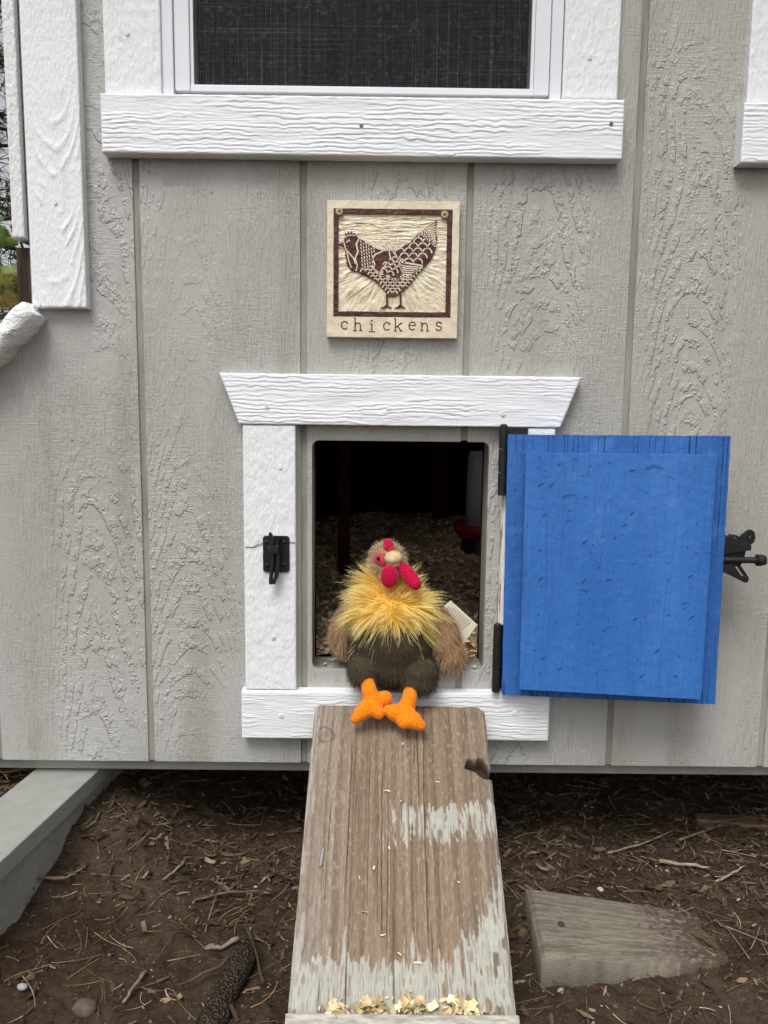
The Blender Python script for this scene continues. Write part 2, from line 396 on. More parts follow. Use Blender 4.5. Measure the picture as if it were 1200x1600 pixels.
# red post standing inside
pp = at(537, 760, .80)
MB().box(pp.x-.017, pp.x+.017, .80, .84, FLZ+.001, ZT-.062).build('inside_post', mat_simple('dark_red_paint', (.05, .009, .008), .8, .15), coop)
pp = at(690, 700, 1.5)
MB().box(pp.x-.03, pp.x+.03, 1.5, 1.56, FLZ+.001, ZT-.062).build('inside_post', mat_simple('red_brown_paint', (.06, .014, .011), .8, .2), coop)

# ---- embossed trim boards: real relief
def board(name, x0, x1, z0, z1, yf, yb, mat, parent, kind='h', seed=1, amp=.0013, shear=None):
    # front face as a displaced grid; shear(zfrac) -> (dx0, dx1) trims the ends
    W, H = x1-x0, z1-z0
    nu = max(8, int(W/(.0028 if kind == 'h' else .0018))); nv = max(8, int(H/(.0013 if kind == 'h' else .0028)))
    u = np.linspace(0, 1, nu)[:, None]*np.ones((1, nv)); v = np.linspace(0, 1, nv)[None, :]*np.ones((nu, 1))
    lx0 = np.full_like(v, x0); lx1 = np.full_like(v, x1)
    if shear is not None: lx0 = x0+shear*(1-v); lx1 = x1-shear*(1-v)
    X = lx0+(lx1-lx0)*u; Z = z0+H*v
    if kind == 'h':
        f = 128*Z+1.9*fbm(X*4.0, Z*22, seed)+1.1*fbm(X*18, Z*60, seed+5)+.5*vnoise(X*80, Z*120, seed+6)
        fr = f % 1.0
        saw = sstep(0, .12, fr)*(1-fr)**.8
        f2 = 210*Z+3.0*fbm(X*6, Z*26, seed+9)+1.2*fbm(X*30, Z*60, seed+10); fr2 = f2 % 1.0
        h = saw*sstep(.25, .55, fbm(X*9, Z*40, seed+7))+.5*sstep(0, .15, fr2)*(1-fr2)*sstep(.40, .62, fbm(X*11, Z*45, seed+8))
        h = h*(.6+.7*fbm(X*3, Z*14, seed+11))
    elif kind == 'c':     # plain-sawn face: smooth with broken nested arches
        xc = (X-(x0+x1)/2)+.02*(fbm(X*4, Z*2.2, seed)-.5)
        f = Z-30*xc*xc*1.6+.16*fbm(X*6, Z*3, seed+3)+.012*fbm(X*70, Z*40, seed+4)
        fr = (f/.045) % 1.0
        rd = np.exp(-((fr-.5)/.16)**2)
        h = rd*sstep(.40, .62, fbm(X*30, Z*16, seed+6))*1.1*sstep(rz(.66), rz(.40), Z)+.25*fbm(X*160, Z*60, seed+2)
    else:
        h = .7*fbm(X*110, Z*95, seed)+.35*vnoise(X*240, Z*45, seed+1)+.5*(vnoise(X*55, Z*50, seed+2)-.5)*sstep(.4, .6, fbm(X*9, Z*7, seed+3))
    h = (h-h.mean())*amp
    ed = np.minimum(np.minimum(X-lx0, lx1-X), np.minimum(Z-z0, z1-Z))
    k = sstep(0, .004, ed)
    Yv = yf-h*k+.0012*(1-sstep(0, .0025, ed))
    # ragged outline
    Z = Z+np.where((v == 0) | (v == 1), .0009*(vnoise(X*160, v*3, seed+4)-.5), 0)
    V = np.stack([X, Yv, Z], -1)
    me_v = V.reshape(-1, 3); idx = np.arange(nu*nv).reshape(nu, nv)
    rim = np.concatenate([idx[:, 0], idx[-1, 1:], idx[-2::-1, -1], idx[0, -2:0:-1]])
    back = me_v[rim].copy(); back[:, 1] = yb
    i = idx[:-1, :-1].ravel(); F = np.stack([i, i+nv, i+nv+1, i+1], -1)
    n0 = nu*nv; k_ = np.arange(len(rim)); kn = (k_+1) % len(rim)
    S = np.stack([rim[k_], n0+k_, n0+kn, rim[kn]], -1)
    VV = np.concatenate([me_v, back]); FF = np.concatenate([F, S])
    me = raw_mesh(name, VV, FF)
    o = link(me, name, mat, parent, False)
    sm = np.zeros(len(FF), bool); sm[:len(F)] = True; me.polygons.foreach_set('use_smooth', sm)
    return o
def nail(x, z, y, parent, mat, r=.0042):
    mb = MB().tube([(x, y+.002, z), (x, y-.0012, z)], [r, r*.9], 10); return mb.build('nail', mat, parent)

# ---- main window
YT = -.021
vin = MB(); wx0, wx1, w0, w1 = WIN[0], WIN[1], rz(WIN[2]), rz(WIN[3])
fx = .027
vin.box(wx0, wx0+fx, -.008, .05, w0, w1); vin.box(wx1-fx, wx1, -.008, .05, w0, w1)
vin.box(wx0+fx, wx1-fx, -.006, .05, w0, w0+.012); vin.box(wx0+fx, wx1-fx, -.006, .05, w1-.03, w1)
win = vin.build('window', MVIN, coop, bevel=.0015)
for a, b in ((wx0-.021, wx0-.001), (wx1+.001, wx1+.021)): MB().box(a, b, -.013, .05, wz+.001, w1+.02).build('frame_channel', MVIN, win, bevel=.0015)
for a, b in ((wx0+fx+.0005, wx0+fx+.006), (wx1-fx-.006, wx1-fx-.0005)): MB().box(a, b, -.0035, .03, w0+.0125, w1-.031).build('screen_spline', MVIN, win)
m = NT('dark_window_pane', .08, .5); m.color((.01, .01, .011))
_g = m.n('ShaderNodeBsdfTransparent'); _x = m.n('ShaderNodeMixShader'); _x.inputs[0].default_value = .12
m.t.links.new(_g.outputs[0], _x.inputs[1]); m.t.links.new(m.b.outputs[0], _x.inputs[2])
m.t.links.new(_x.outputs[0], [n_ for n_ in m.t.nodes if n_.type == 'OUTPUT_MATERIAL'][0].inputs['Surface'])
MB().box(wx0+fx, wx1-fx, .022, .026, w0+.012, w1-.03).build('pane', m.m, win)
# insect screen: real threads
mb = MB(); sx0, sx1, sz0, sz1 = wx0+fx+.006, wx1-fx-.006, w0+.0125, w1-.031
xs = np.arange(sx0, sx1, .0021)
for x in xs:
    t = .00017+.00013*random.random(); j = random.uniform(-.0003, .0003); q = random.uniform(.5, 1.5)
    mb.box(x+j-t, x+j+t, .0035, .0040, sz0, sz1)
for z in np.arange(sz0, sz1, .0021):
    t = .00013+.00012*random.random(); mb.box(sx0, sx1, .0042, .0046, z-t, z+t)
m = NT('charcoal_screen_thread', .6, .3)
dust = m.rng(m.noise((90, 90, 120), 5, .8), .52, .72)
st = m.rng(m.noise((420, 1, 3), 2), .5, .7); st2 = m.rng(m.noise((2, 1, 420), 2), .55, .7)
c = m.mix(m.ma('MULTIPLY', m.ma('ADD', m.ma('MULTIPLY', m.ma('ADD', st, st2), .55), dust), .5), (.025, .025, .026), (.34, .33, .32))
m.color(c); o = mb.build('screen', m.m, win, fixn=False); o['kind'] = 'stuff'
board('casing', -.4975, -.397, rz(.557), 2.17, YT+.003, .0, MWV, win, 'v', 3, .0021)
board('casing', .3145, .4125, rz(.561), 2.17, YT+.003, .0, MWV, win, 'v', 4, .0021)
board('sill_board', -.502, .4225, rz(.456), rz(.5555), YT-.010, -.0005, MWH, win, 'h', 5, .0017)
MNW = mat_simple('painted_nail', (.72, .73, .74), .5, .4)
for x, z in ((-.455, .66), (.36, .63)): nail(x, rz(z), YT+.002, win, MNW)
for x, z in ((-.042, .506), (.40, .515)): nail(x, rz(z), YT-.0105, win, mat_simple('rusty_nail', (.16, .12, .09), .6, .4), .0035)

MNS = mat_simple('grey_painted_nail', (.34, .33, .30), .5, .4, .3)
for px, py in ((113, 688), (60, 960), (183, 820), (800, 660), (1150, 262), (1130, 640), (1165, 1170), (330, 300), (655, 270), (300, 1140), (905, 300), (1060, 1140), (450, 330), (1085, 230)):
    q = at(px, py, 0); nail(q.x, q.z, .0004, coop, MNS, .0030)
# ---- second window at the right edge: same make
vin = MB(); qx0, qx1 = .745, 1.30
vin.box(qx0, qx0+fx, -.008, .05, w0, w1); vin.box(qx1-fx, qx1, -.008, .05, w0, w1); vin.box(qx0+fx, qx1-fx, -.006, .05, w0, w0+.012); vin.box(qx0+fx, qx1-fx, -.006, .05, w1-.03, w1)
win2 = vin.build('window', MVIN, coop, bevel=.0015)
MB().box(qx0+fx, qx1-fx, .022, .026, w0+.012, w1-.03).build('pane', bpy.data.materials['dark_window_pane'], win2)
board('casing', .643, .744, rz(.557), 2.17, YT+.003, .0, MWV, win2, 'v', 13, .0021)
board('casing', 1.301, 1.375, rz(.557), 2.17, YT+.003, .0, MWV, win2, 'v', 14, .0021)
board('sill_board', .634, 1.378, rz(.453), rz(.5545), YT-.010, -.0005, MWH, win2, 'h', 15, .0016)

# ---- corner boards at the upper left
board('corner_board', -.6415, -.5425, rz(.187), 2.17, -.0215, -.0003, MWV, coop, 'c', 21, .0020)
board('corner_board', -.677, -.655, rz(.312), 2.17, -.012, .09, mat_white('white_paint_cracked', 1.8, (.76, .77, .77), .002, False), coop, 'v', 22, .0018)
p = at(43, 430, .03)
MB().box(p.x-.012, -.6555, .012, .10, rz(.17), rz(.30)).build('corner_post', MDARK, coop, bevel=.002)
nail(-.592, rz(.372), -.0222, coop, MNW)

# ---- sloping white roof of the low wing
m = NT('white_wrinkled_sheet', .45, .4); m.color(m.mix(m.rng(m.noise(14, 4), .5, .75), (.84, .85, .86), (.74, .70, .62)))
m.bump(m.noise((34, 34, 50), 3), .012)
A = Vector((-.634, 0, rz(.178))); dirv = Vector((-.72, 0, -.69)).normalized(); nrm = Vector((-dirv.z, 0, dirv.x)); nrm = -nrm if nrm.z < 0 else nrm
prof = []
for k in range(28):          # rounded box section across thickness (normal) and depth (y)
    t = 2*math.pi*k/28; cx, cy = math.cos(t), math.sin(t)
    prof.append((math.copysign(abs(cx)**.3, cx)*.30+.245, math.copysign(abs(cy)**.3, cy)*.024))
mb = MB(); ns = 30; vs_ = []; fs_ = []
for i in range(ns+1):
    s_ = i/ns*.58; wr = .0022*math.sin(i*2.1)+.002*math.sin(i*3.7); e = 1-.15*math.exp(-i*1.6)
    for (yy, nn) in prof: vs_.append(A+dirv*s_+nrm*(nn*e+wr+.006)+Vector((0, yy*1.0 if yy > 0 else yy-.002*math.sin(i*1.3), 0)))
for i in range(ns):
    for k in range(28): fs_.append((i*28+k, i*28+(k+1) % 28, (i+1)*28+(k+1) % 28, (i+1)*28+k))
fs_ += [tuple(range(28)), tuple(ns*28+k for k in reversed(range(28)))]
mb.add(vs_, fs_).build('wing_roof', m.m, coop, True)
MB().prism([(-1.05, ZB), (-.656, ZB), (-.656, rz(.13)), (-1.05, rz(-.235))], .0145, .54).build('wing_body', MS, coop)

# ---- hatch surround
board('hatch_header', -.302, .369, rz(-.0205), rz(.073), YT-.003, -.0003, MWH, coop, 'h', 31, .0015, shear=.036)
board('hatch_casing', -.260, -.1615, rz(-.5345), rz(-.0215), YT, -.0003, MWV, coop, 'v', 32, .0021)
board('hatch_casing', .232, .325, rz(-.5405), rz(-.0215), YT, -.0003, MWV, coop, 'v', 33, .0021)
board('hatch_sill_board', -.2675, .3335, rz(-.632), rz(-.5365), YT-.006, -.0003, MWH, coop, 'h', 34, .0015)
for x, z in ((-.214, .012), (.012, .012), (.225, .004)): nail(x, rz(z), YT-.004, coop, MNW)
for x, z in ((-.19, -.10), (-.205, -.43)): nail(x, rz(z), YT-.001, coop, MNW)
for x, z in ((-.19, -.585), (.265, -.575)): nail(x, rz(z), YT-.007, coop, MNW)
# weathered bare edge of the right casing, between the hinges
m = NT('bare_cracked_edge', .8, .2)
m.color(m.mix(m.rng(m.noise((300, 300, 18), 4), .52, .58), (.74, .71, .66), (.30, .17, .09))).bump(m.noise((300, 300, 20)), .003)
MB().box(.2285, .2318, YT+.001, -.0004, rz(-.535), rz(-.024)).build('casing_edge', m.m, coop)

# hairline crack across the left casing
a_ = [at(px, py, YT-.0012) for px, py in ((383, 855), (395, 855), (404, 851), (412, 848))]
MB().ribbon([(q.x, q.z) for q in a_], [.0006, .0012, .0010, .0006], YT-.0016, th=.001).build('crack', MDARK, coop)
a_ = [at(px, py, YT-.0012) for px, py in ((452, 847), (457, 848), (462, 848))]
MB().ribbon([(q.x, q.z) for q in a_], [.0006, .0009, .0006], YT-.0016, th=.001).build('crack', MDARK, coop)
# ---- latch keeper on the left casing
def lk(u, v, Y): return at(390+u/13.33, 810+v/13.33, Y)
c0 = lk(280, 355, YT); c1 = lk(835, 1115, YT)
x0, x1, z1, z0 = c0.x, c1.x, c0.z, c1.z; rr = .006
poly = arc(x0+rr, z0+rr, rr, 180, 270)+arc(x1-rr, z0+rr, rr, 270, 360)+arc(x1-rr, z1-rr, rr, 0, 90)+arc(x0+rr, z1-rr, rr, 90, 180)
latch = MB().prism(poly, YT-.0035, YT-.0008).build('latch_keeper', MBLACK, coop, bevel=.0008)
for u, v in ((350, 490), (720, 500), (370, 980), (730, 970)):
    q = lk(u, v, YT-.004); MB().ball(q, (.0036, .002, .0036), None, 10, 6).build('screw', MBLACK, latch, True)
def lp(u, v): q = lk(u, v, YT-.02); return (q.x, q.z)
mb = MB()
mb.prism([lp(385, 590), lp(600, 560), lp(620, 380), lp(600, 720), lp(470, 730), lp(390, 700)], YT-.026, YT-.003)
mb.prism([lp(400, 300), lp(430, 285), lp(470, 330), lp(505, 420), lp(510, 560), lp(430, 590), lp(405, 480)], YT-.024, YT-.015)
mb.build('latch_fork', MBLACK, latch, bevel=.0012)
mb = MB()
mb.prism([lp(470, 700), lp(520, 700), lp(500, 1000), lp(480, 1250), lp(405, 1260), lp(430, 1000)], YT-.024, YT-.014)
mb.prism([lp(560, 700), lp(625, 700), lp(620, 1090), lp(560, 1300), lp(500, 1240), lp(560, 960)], YT-.022, YT-.004)
mb.prism([lp(405, 1245), lp(560, 1245), lp(545, 1350), lp(520, 1370), lp(420, 1370), lp(405, 1330)], YT-.0235, YT-.013)
mb.build('latch_handle', MBLACK, latch, bevel=.0012)

# ---- blue hatch door swung open to the right
HX, HY = .2335, -.0355                   # hinge line
ANG = math.radians(7.0); TILT = math.radians(-.45)
dw, dh, dth = .3925, .4975, .019
d_o = Vector((HX+.004, HY, rz(-.5315)))
ex = Vector((math.cos(ANG), -math.sin(ANG), 0)); ey = Vector((math.sin(ANG), math.cos(ANG), 0)); ez = Vector((0, 0, 1))
ex2 = ex*math.cos(TILT)-ez*math.sin(TILT); ez2 = ez*math.cos(TILT)+ex*math.sin(TILT)
def D(x, y, z): return d_o+ex2*x+ey*y+ez2*z
def mat_blue(name, crack):
    m = NT(name, .48, .35); x, y, z = m.sep()
    base = m.mix(m.rng(m.noise((9, 9, 2.2), 4), .3, .7), (.032, .145, .46), (.052, .190, .545))
    if crack: base = m.mix(1.0, base, (.80, .82, .84), 'MULTIPLY')
    streak = m.rng(m.noise((150, 150, 5), 4, .6), .52, .72)
    c = m.mix(m.ma('MULTIPLY', streak, .42 if not crack else .45), base, (.022, .085, .28))
    c = m.mix(m.ma('MULTIPLY', m.rng(m.noise((26, 26, 20), 4), .58, .76), .45), c, (.10, .25, .58))
    c = m.mix(m.ma('MULTIPLY', m.rng(m.noise((12, 12, 34), 3, .6, dist=.8, off=(1, 0, 4)), .665, .70), .8), c, (.016, .085, .29)) if not crack else c
    hgt = m.noise((210, 210, 8), 4, .6)
    c = m.mix(m.rng(m.vor((70, 70, 45)), .13, .06), c, (.018, .06, .18))
    if crack:
        top = m.ma('MAXIMUM', m.rng(z, rz(-.10), rz(-.06)), m.rng(z, rz(-.50), rz(-.520)))
        top = m.ma('MAXIMUM', top, m.rng(x, .605, .615))
        ck = m.ma('MULTIPLY', m.rng(m.noise((260, 260, 2.4), 2, .7), .61, .64), top)
        c = m.mix(m.ma('MULTIPLY', ck, .85), c, (.010, .026, .065)); hgt = m.ma('SUBTRACT', hgt, m.ma('MULTIPLY', ck, 3.0))
    c = m.mix(m.ma('MULTIPLY', m.rng(m.noise((320, 320, 14), 3, .6, off=(2, 5, 1)), .55, .70), .35), c, (.020, .09, .30))
    c = m.mix(m.ma('MULTIPLY', m.rng(m.noise((7, 7, 5), 5, .7, off=(8, 5, 1)), .52, .75), .45), c, (.070, .21, .55))
    m.color(c).bump(hgt, .0016 if crack else .0014); m.bump(m.noise(60, 4), .0018); return m.m
MBL1 = mat_blue('blue_paint_cracked_board', True); MBL2 = mat_blue('blue_paint_panel', False)
def rag(poly, amp=.0007, n=26):
    out = []
    for i in range(len(poly)):
        a = poly[i]; b = poly[(i+1) % len(poly)]
        for k in range(n):
            t = k/n; j = amp*(random.random()-.5) if k else 0
            L = math.hypot(b[0]-a[0], b[1]-a[1]); out.append((a[0]+(b[0]-a[0])*t-(b[1]-a[1])/L*j, a[1]+(b[1]-a[1])*t+(b[0]-a[0])/L*j))
    return out
door = MB().prism(rag([(0, 0), (dw, 0), (dw, dh), (0, dh)]), -dth/2, dth/2, D).build('hatch_door', MBL1, coop, bevel=.001)
px0, px1, pz0, pz1 = .031, .3585, .0225, .4655
MB().prism(rag([(px0, pz0), (px1, pz0-.004), (px1+.004, pz1), (px0+.001, pz1)]), -dth/2-.028, -dth/2-.0065, D).build('plug_panel', MBL2, door, bevel=.0018)
MB().prism([(px0+.012, pz0+.012), (px1-.012, pz0+.012), (px1-.012, pz1-.012), (px0+.012, pz1-.012)], -dth/2-.0064, -dth/2-.0002, D).build('shadow_gap_spacer', MDARK, door)  # hidden block, added to open a gap for a shadow line round the panel
# staples driven into the panel
mstp = mat_simple('dark_staple', (.02, .03, .05), .5, .5)
st_px = [(842, 730), (875, 725), (922, 728), (988, 735), (1029, 737), (1086, 729), (845, 757), (862, 758), (1012, 769), (1076, 768), (851, 805), (891, 798), (988, 802), (977, 820), (1089, 817),
         (961, 840), (914, 847), (844, 860), (935, 886), (952, 906), (912, 908), (845, 904), (1079, 900), (842, 960), (870, 972), (993, 967), (1081, 964), (836, 1016), (850, 1028), (875, 1045), (932, 1052),
         (1003, 1056), (1056, 1056), (1079, 1031), (1070, 950), (1027, 1017)]
sm0 = None; yfp = -dth/2-.028
for (px, py) in st_px:
    # intersect with the panel's face
    dd = Vector(fw + rt*(px-600)/FPX + dn*(py-800)/FPX); n_ = ey; p0 = D(0, yfp, 0)
    t = (p0-Vector(cam_pos)).dot(n_)/dd.dot(n_); q = Vector(cam_pos)+dd*t
    if sm0 is None:
        mb = MB().box(-.0052, .0052, -.0006, .001, -.0010, .0010); mb.box(-.0052, -.0034, -.0011, .001, -.0016, .0013); sm0 = mb.build('staple', mstp, None)
        o = sm0
    else: o = sm0.copy(); col.objects.link(o)
    o.rotation_euler = (0, -math.radians(30+random.uniform(-30, 26)), -ANG); o.location = q; s_ = random.uniform(.35, 1.0); o.scale = (s_, 1, s_*.8)
    bpy.context.view_layer.update(); adopt(o, door)
# hinges
for zt, zb in ((-.017, -.148), (-.396, -.530)):
    hg = MB(); hx = HX-.0075; hy = -.034; zt_, zb_ = rz(zt), rz(zb); L = (zt_-zb_)/3
    for k in range(3): hg.tube([(hx, hy, zb_+k*L+.0006), (hx, hy, zb_+(k+1)*L-.0006)], .0078, 14)
    hg.ball((hx, hy, zt_), (.0066, .0066, .003), None, 12, 6)
    hg.box(hx, hx+.047, -.0255, -.0225, zb_+.004, zt_-.003)
    hg.build('hinge', MBLACK, door, bevel=.0008)
# latch on the door's outer face, reaching past its free edge
def dl(u, v): q = at(1090+u/10.91, 800+v/10.91, -.072); return (q.x, q.z)
fnl = lambda x, y, z: (x, y-.085, z)
lt = MB()
lt.prism([dl(330, 400), dl(440, 385), dl(520, 400), dl(850, 535), dl(840, 632), dl(720, 640), dl(330, 700)], -.004, .012, fnl)
lt.prism([dl(330, 700), dl(560, 690), dl(790, 630), dl(770, 740), dl(700, 900), dl(600, 920), dl(520, 860), dl(330, 1000)], .004, .009, fnl)
lt.prism([dl(330, 860), dl(545, 850), dl(560, 880), dl(690, 1070), dl(800, 1062), dl(808, 1110), dl(790, 1172), dl(740, 1175), dl(410, 1012), dl(330, 1000)], -.003, .006, fnl)
lt.prism([dl(690, 900), dl(800, 1062), dl(760, 1068), dl(660, 920)], .000, .012, fnl)
lt.prism([dl(510, 400), dl(540, 375), dl(640, 385), dl(660, 440)], .0, .014, fnl)
blt = lt.build('door_latch', MBLACK, door, bevel=.001)
lt = MB()   # upper arm with its eye: ring of facets round a hole
outer = [dl(620, 460), dl(740, 360), dl(830, 292), dl(880, 290), dl(925, 330), dl(938, 420), dl(915, 500), dl(870, 535), dl(760, 520)]
hc = dl(858, 410); hole = [(hc[0]+.0022*math.cos(a), hc[1]+.0034*math.sin(a)) for a in np.linspace(0, 2*math.pi, 12, endpoint=False)]
tr = tessellate_polygon([[Vector((*p, 0)) for p in outer], [Vector((*p, 0)) for p in hole]]); al = outer+hole; n = len(al)
vs_ = [(p[0], -.083, p[1]) for p in al]+[(p[0], -.077, p[1]) for p in al]
fs_ = [tuple(t) for t in tr]+[tuple(i+n for i in reversed(t)) for t in tr]; no = len(outer)
fs_ += [(i, (i+1) % no, (i+1) % no+n, i+n) for i in range(no)]+[(no+i, no+(i+1) % 12, no+(i+1) % 12+n, no+i+n) for i in range(12)]
lt.add(vs_, fs_).build('latch_arm', MBLACK, door)
a_ = dl(330, 790); b_ = dl(1000, 798); k_ = dl(1085, 800)
lt = MB().tube([(a_[0], -.086, a_[1]), (b_[0], -.086, b_[1])], .0059, 14)
lt.tube([(dl(985, 0)[0], -.086, b_[1]), (dl(1005, 0)[0], -.086, b_[1]), (dl(1070, 0)[0], -.086, b_[1]), (k_[0], -.086, b_[1])], [.0075, .0108, .0108, .0085], 16)
lt.build('latch_bolt', MBLACK, door)

# ---- long painted beam running out from under the coop at the left
BZ = rz(-.726)
r0 = at_z(150, 1207, BZ); r1 = at_z(0, 1347, BZ); l0 = at_z(46, 1207, BZ); l1 = at_z(0, 1246, BZ)
dv = (r1-r0).normalized(); perp = Vector((dv.y, -dv.x, 0));
if perp.x > 0: perp = -perp
bw = abs((l1-r0).dot(perp)); a0 = r0-dv*.35; a1 = r0+dv*1.0
def beam(w0, w1, z0, z1, name, e=0):
    q = [a0+perp*w0, a1+perp*w0, a1+perp*w1, a0+perp*w1]
    vs_ = [(p.x, p.y, z0) for p in q]+[(p.x, p.y, z1) for p in q]
    return MB().add(vs_, [(0, 1, 2, 3), (4, 5, 6, 7), (0, 1, 5, 4), (1, 2, 6, 5), (2, 3, 7, 6), (3, 0, 4, 7)]).build(name, MGREY, coop, bevel=.002)
beam(0, bw, BZ-.034, BZ, 'runner_cap'); beam(.014, bw-.012, -.02, BZ-.0345, 'runner_beam')

# ================================================================== RAMP
RT = Vector((0.0402, -.048, rz(-.553))); RA = math.radians(34.8); RW = .326; RL = .66; RTH = .036
rdir = Vector((-.004, -math.cos(RA), -math.sin(RA))); rnor = Vector((0, -math.sin(RA), math.cos(RA)))
def ramp_uv(px, py):
    dd = Vector(fw + rt*(px-600)/FPX + dn*(py-800)/FPX); t = (RT-Vector(cam_pos)).dot(rnor)/dd.dot(rnor)
    q = Vector(cam_pos)+dd*t-RT; return q.x/RW+.5, q.dot(rdir)
nu, nv = 330, 420
u = np.linspace(0, 1, nu)[:, None]*np.ones((1, nv)); v = np.linspace(0, RL, nv)[None, :]*np.ones((nu, 1))
ux = u*RW
wx_ = ux+.006*(fbm(ux*6, v*4, 51)-.5)
grain = vnoise(wx_*420, v*3.0, 52)*.5+vnoise(wx_*950, v*14, 53)*.5
coarse = vnoise(wx_*150, v*2.2, 54)
crack = np.zeros_like(u); r_c = np.random.default_rng(12)
for k in range(22):
    uc = r_c.uniform(.22, .68) if k < 20 else r_c.uniform(.06, .95); va, vb = sorted(r_c.uniform(-.05, RL, 2)); wd = r_c.uniform(.0004, .0009)*(1 if k < 20 else .6)
    vb = va+np.clip(vb-va, .12, .34)
    ul = uc+.012*(vnoise(v*5, v*0+k, 55)-.5)+.004*(vnoise(v*30, v*0+k, 56)-.5)
    crack = np.maximum(crack, np.exp(-(((u-ul)*RW)/wd)**2)*sstep(va, va+.06, v)*sstep(vb, vb-.08, v))
fine = fbm(ux*500, v*160, 56, 3)
V1 = [ramp_uv(640, p)[1] for p in (1235, 1262, 1310, 1350, 1480, 1500, 1560, 1590)]
streak = (vnoise(wx_*330, v*9, 57)-.5)*1.3+(vnoise(wx_*120, v*16, 58)-.5)*1.1+(fbm(ux*260, v*90, 59)-.5)*.9
b1 = .55-((v-(V1[1]+V1[2])/2+.02*(u-.7))/.036)**2
b1 = np.minimum(b1, (u-.52)*6)+.6*np.clip((u-.80)*4, 0, 1)*(1-((v-V1[1])/.06)**2)
b3 = np.minimum((v-V1[5])/.022, (V1[7]-.004-v)/.02)
edge = .53+.0*u
b2 = np.minimum(np.minimum((v-(V1[3]+(V1[5]-V1[3])*np.clip((1-u)/.36, 0, 1)**.8))/.05, (V1[7]-v)/.02), (u-.55)*8)
b2 = np.minimum(b2, 1.2); b4 = np.minimum((v-V1[6]-.02)/.05, .5)
tip = 1.1*(np.clip((vnoise(wx_*85, v*0+3, 60)-.62)*2.4, 0, 1))*sstep(V1[4]-.05, V1[5], v)*np.where(v < V1[5], 1, 0)*2-1
fieldp = np.maximum(np.maximum(np.clip(b1, -2, 1), np.clip(b2, -2, 1.0)), np.maximum(np.clip(b3*1.5, -2, 2.0), np.maximum(b4, tip)))
paint = sstep(-.14, .20, fieldp+streak+.7*(fine-.5)-.12)*(1-crack)*(1-sstep(.70, .78, vnoise(ux*190, v*48, 70))*sstep(.55, .75, u+.15*(v > V1[6])))*(1-.55*sstep(.68, .76, vnoise(ux*420, v*60, 71)))
paint = np.maximum(paint, sstep(.10, .0, u)*sstep(.62, .7, vnoise(ux*300, v*20, 61)+.35*sstep(.3, .5, v))*.8)
kx, kv = ramp_uv(747, 1200); kd = np.sqrt(((u-kx-.02)*RW/.024)**2+((v-kv-.25*(u-kx)*RW)/.018)**2)+1.7*(fbm(ux*50, v*50, 62)-.5)
khole = sstep(1.0, .8, kd)
sx_, sv_ = ramp_uv(510, 1146); sdk = np.sqrt(((u-sx_)*RW/.014)**2+((v-sv_)/.015)**2)+.9*(fbm(ux*75, v*75, 63)-.5)
knot = np.exp(-((sdk-1)/.16)**2)+.5*sstep(1, .7, sdk)*vnoise(sdk*5, v*0, 64)
bare = np.array([.248, .180, .124])[None, None]*(.62+.62*grain[..., None])
greyw = np.array([.29, .238, .190])[None, None]*(.66+.55*grain[..., None])
gmix = np.clip(sstep(.30, .05, u)*.8+.35*(fbm(ux*14, v*6, 65)-.3)+sstep(.86, .98, u)*.5, 0, 1)[..., None]
C = bare*(1-gmix)+greyw*gmix
C = C*(.80+.40*fine[..., None])*(1-.25*sstep(.55, .8, coarse))[..., None]
specks = sstep(.80, .86, vnoise(ux*330, v*130, 66))*(1-paint)*.22
C = C*(1-specks[..., None])+np.array([.46, .42, .36])*specks[..., None]
pc = np.array([.39, .385, .335])[None, None]*(.88+.2*fbm(ux*40, v*40, 67)[..., None])
C = C*(1-paint[..., None])+pc*paint[..., None]
C = C*(1-.74*np.maximum(crack, .55*np.clip(knot, 0, 1))[..., None])
C = C*(1-khole[..., None])+np.array([.045, .03, .022])*khole[..., None]
H = .0012*(grain-.5)+.0010*(coarse-.5)-.0035*crack+.0008*paint-.034*khole-.0012*np.clip(knot, 0, 1)
ed = np.minimum(np.minimum(u, 1-u)*RW, np.minimum(v, RL-v)); H = H-.005*(1-sstep(0, .006, ed))*(.6+.8*fbm(v*20, u*20, 68))
H0 = np.where((u > 0) & (u < 1), H, H)
wob = .0016*(fbm(v*9, u*0, 69)-.5)*np.where(u < .5, 1, -1)*np.where(abs(u-.5) > .47, 1, 0)
Px = RT.x+(u-.5)*RW+rdir.x*v+wob; Py = RT.y+rdir.y*v+rnor.y*H; Pz = RT.z+rdir.z*v+rnor.z*H
# rounded upper corners
topc = (.003*sstep(.03, 0, u)+.010*sstep(.96, 1, u))*sstep(.03, 0, v)+.003*(fbm(ux*30, v*0, 72)-.5)*sstep(.01, 0, v)
Py = Py+rdir.y*topc; Pz = Pz+rdir.z*topc
V = np.stack([Px, Py, Pz], -1).reshape(-1, 3); idx = np.arange(nu*nv).reshape(nu, nv)
rim = np.concatenate([idx[:, 0], idx[-1, 1:], idx[-2::-1, -1], idx[0, -2:0:-1]]); back = V[rim]-np.array(rnor)*RTH
i = idx[:-1, :-1].ravel(); F = np.stack([i, i+nv, i+nv+1, i+1], -1); n0 = nu*nv; k_ = np.arange(len(rim)); kn = (k_+1) % len(rim)
Sf = np.stack([rim[k_], n0+k_, n0+kn, rim[kn]], -1)
cc = np.concatenate([C.reshape(-1, 3), np.array([.22, .17, .125])*(.7+.6*rng.random((len(rim), 1)))])
ramp = thing('ramp', 'weathered brown plank ramp with flaking grey paint leading up to the hatch', 'ramp', (.04, -.45, 0))
me = raw_mesh('plank', np.concatenate([V, back]), np.concatenate([F, Sf]), cc)
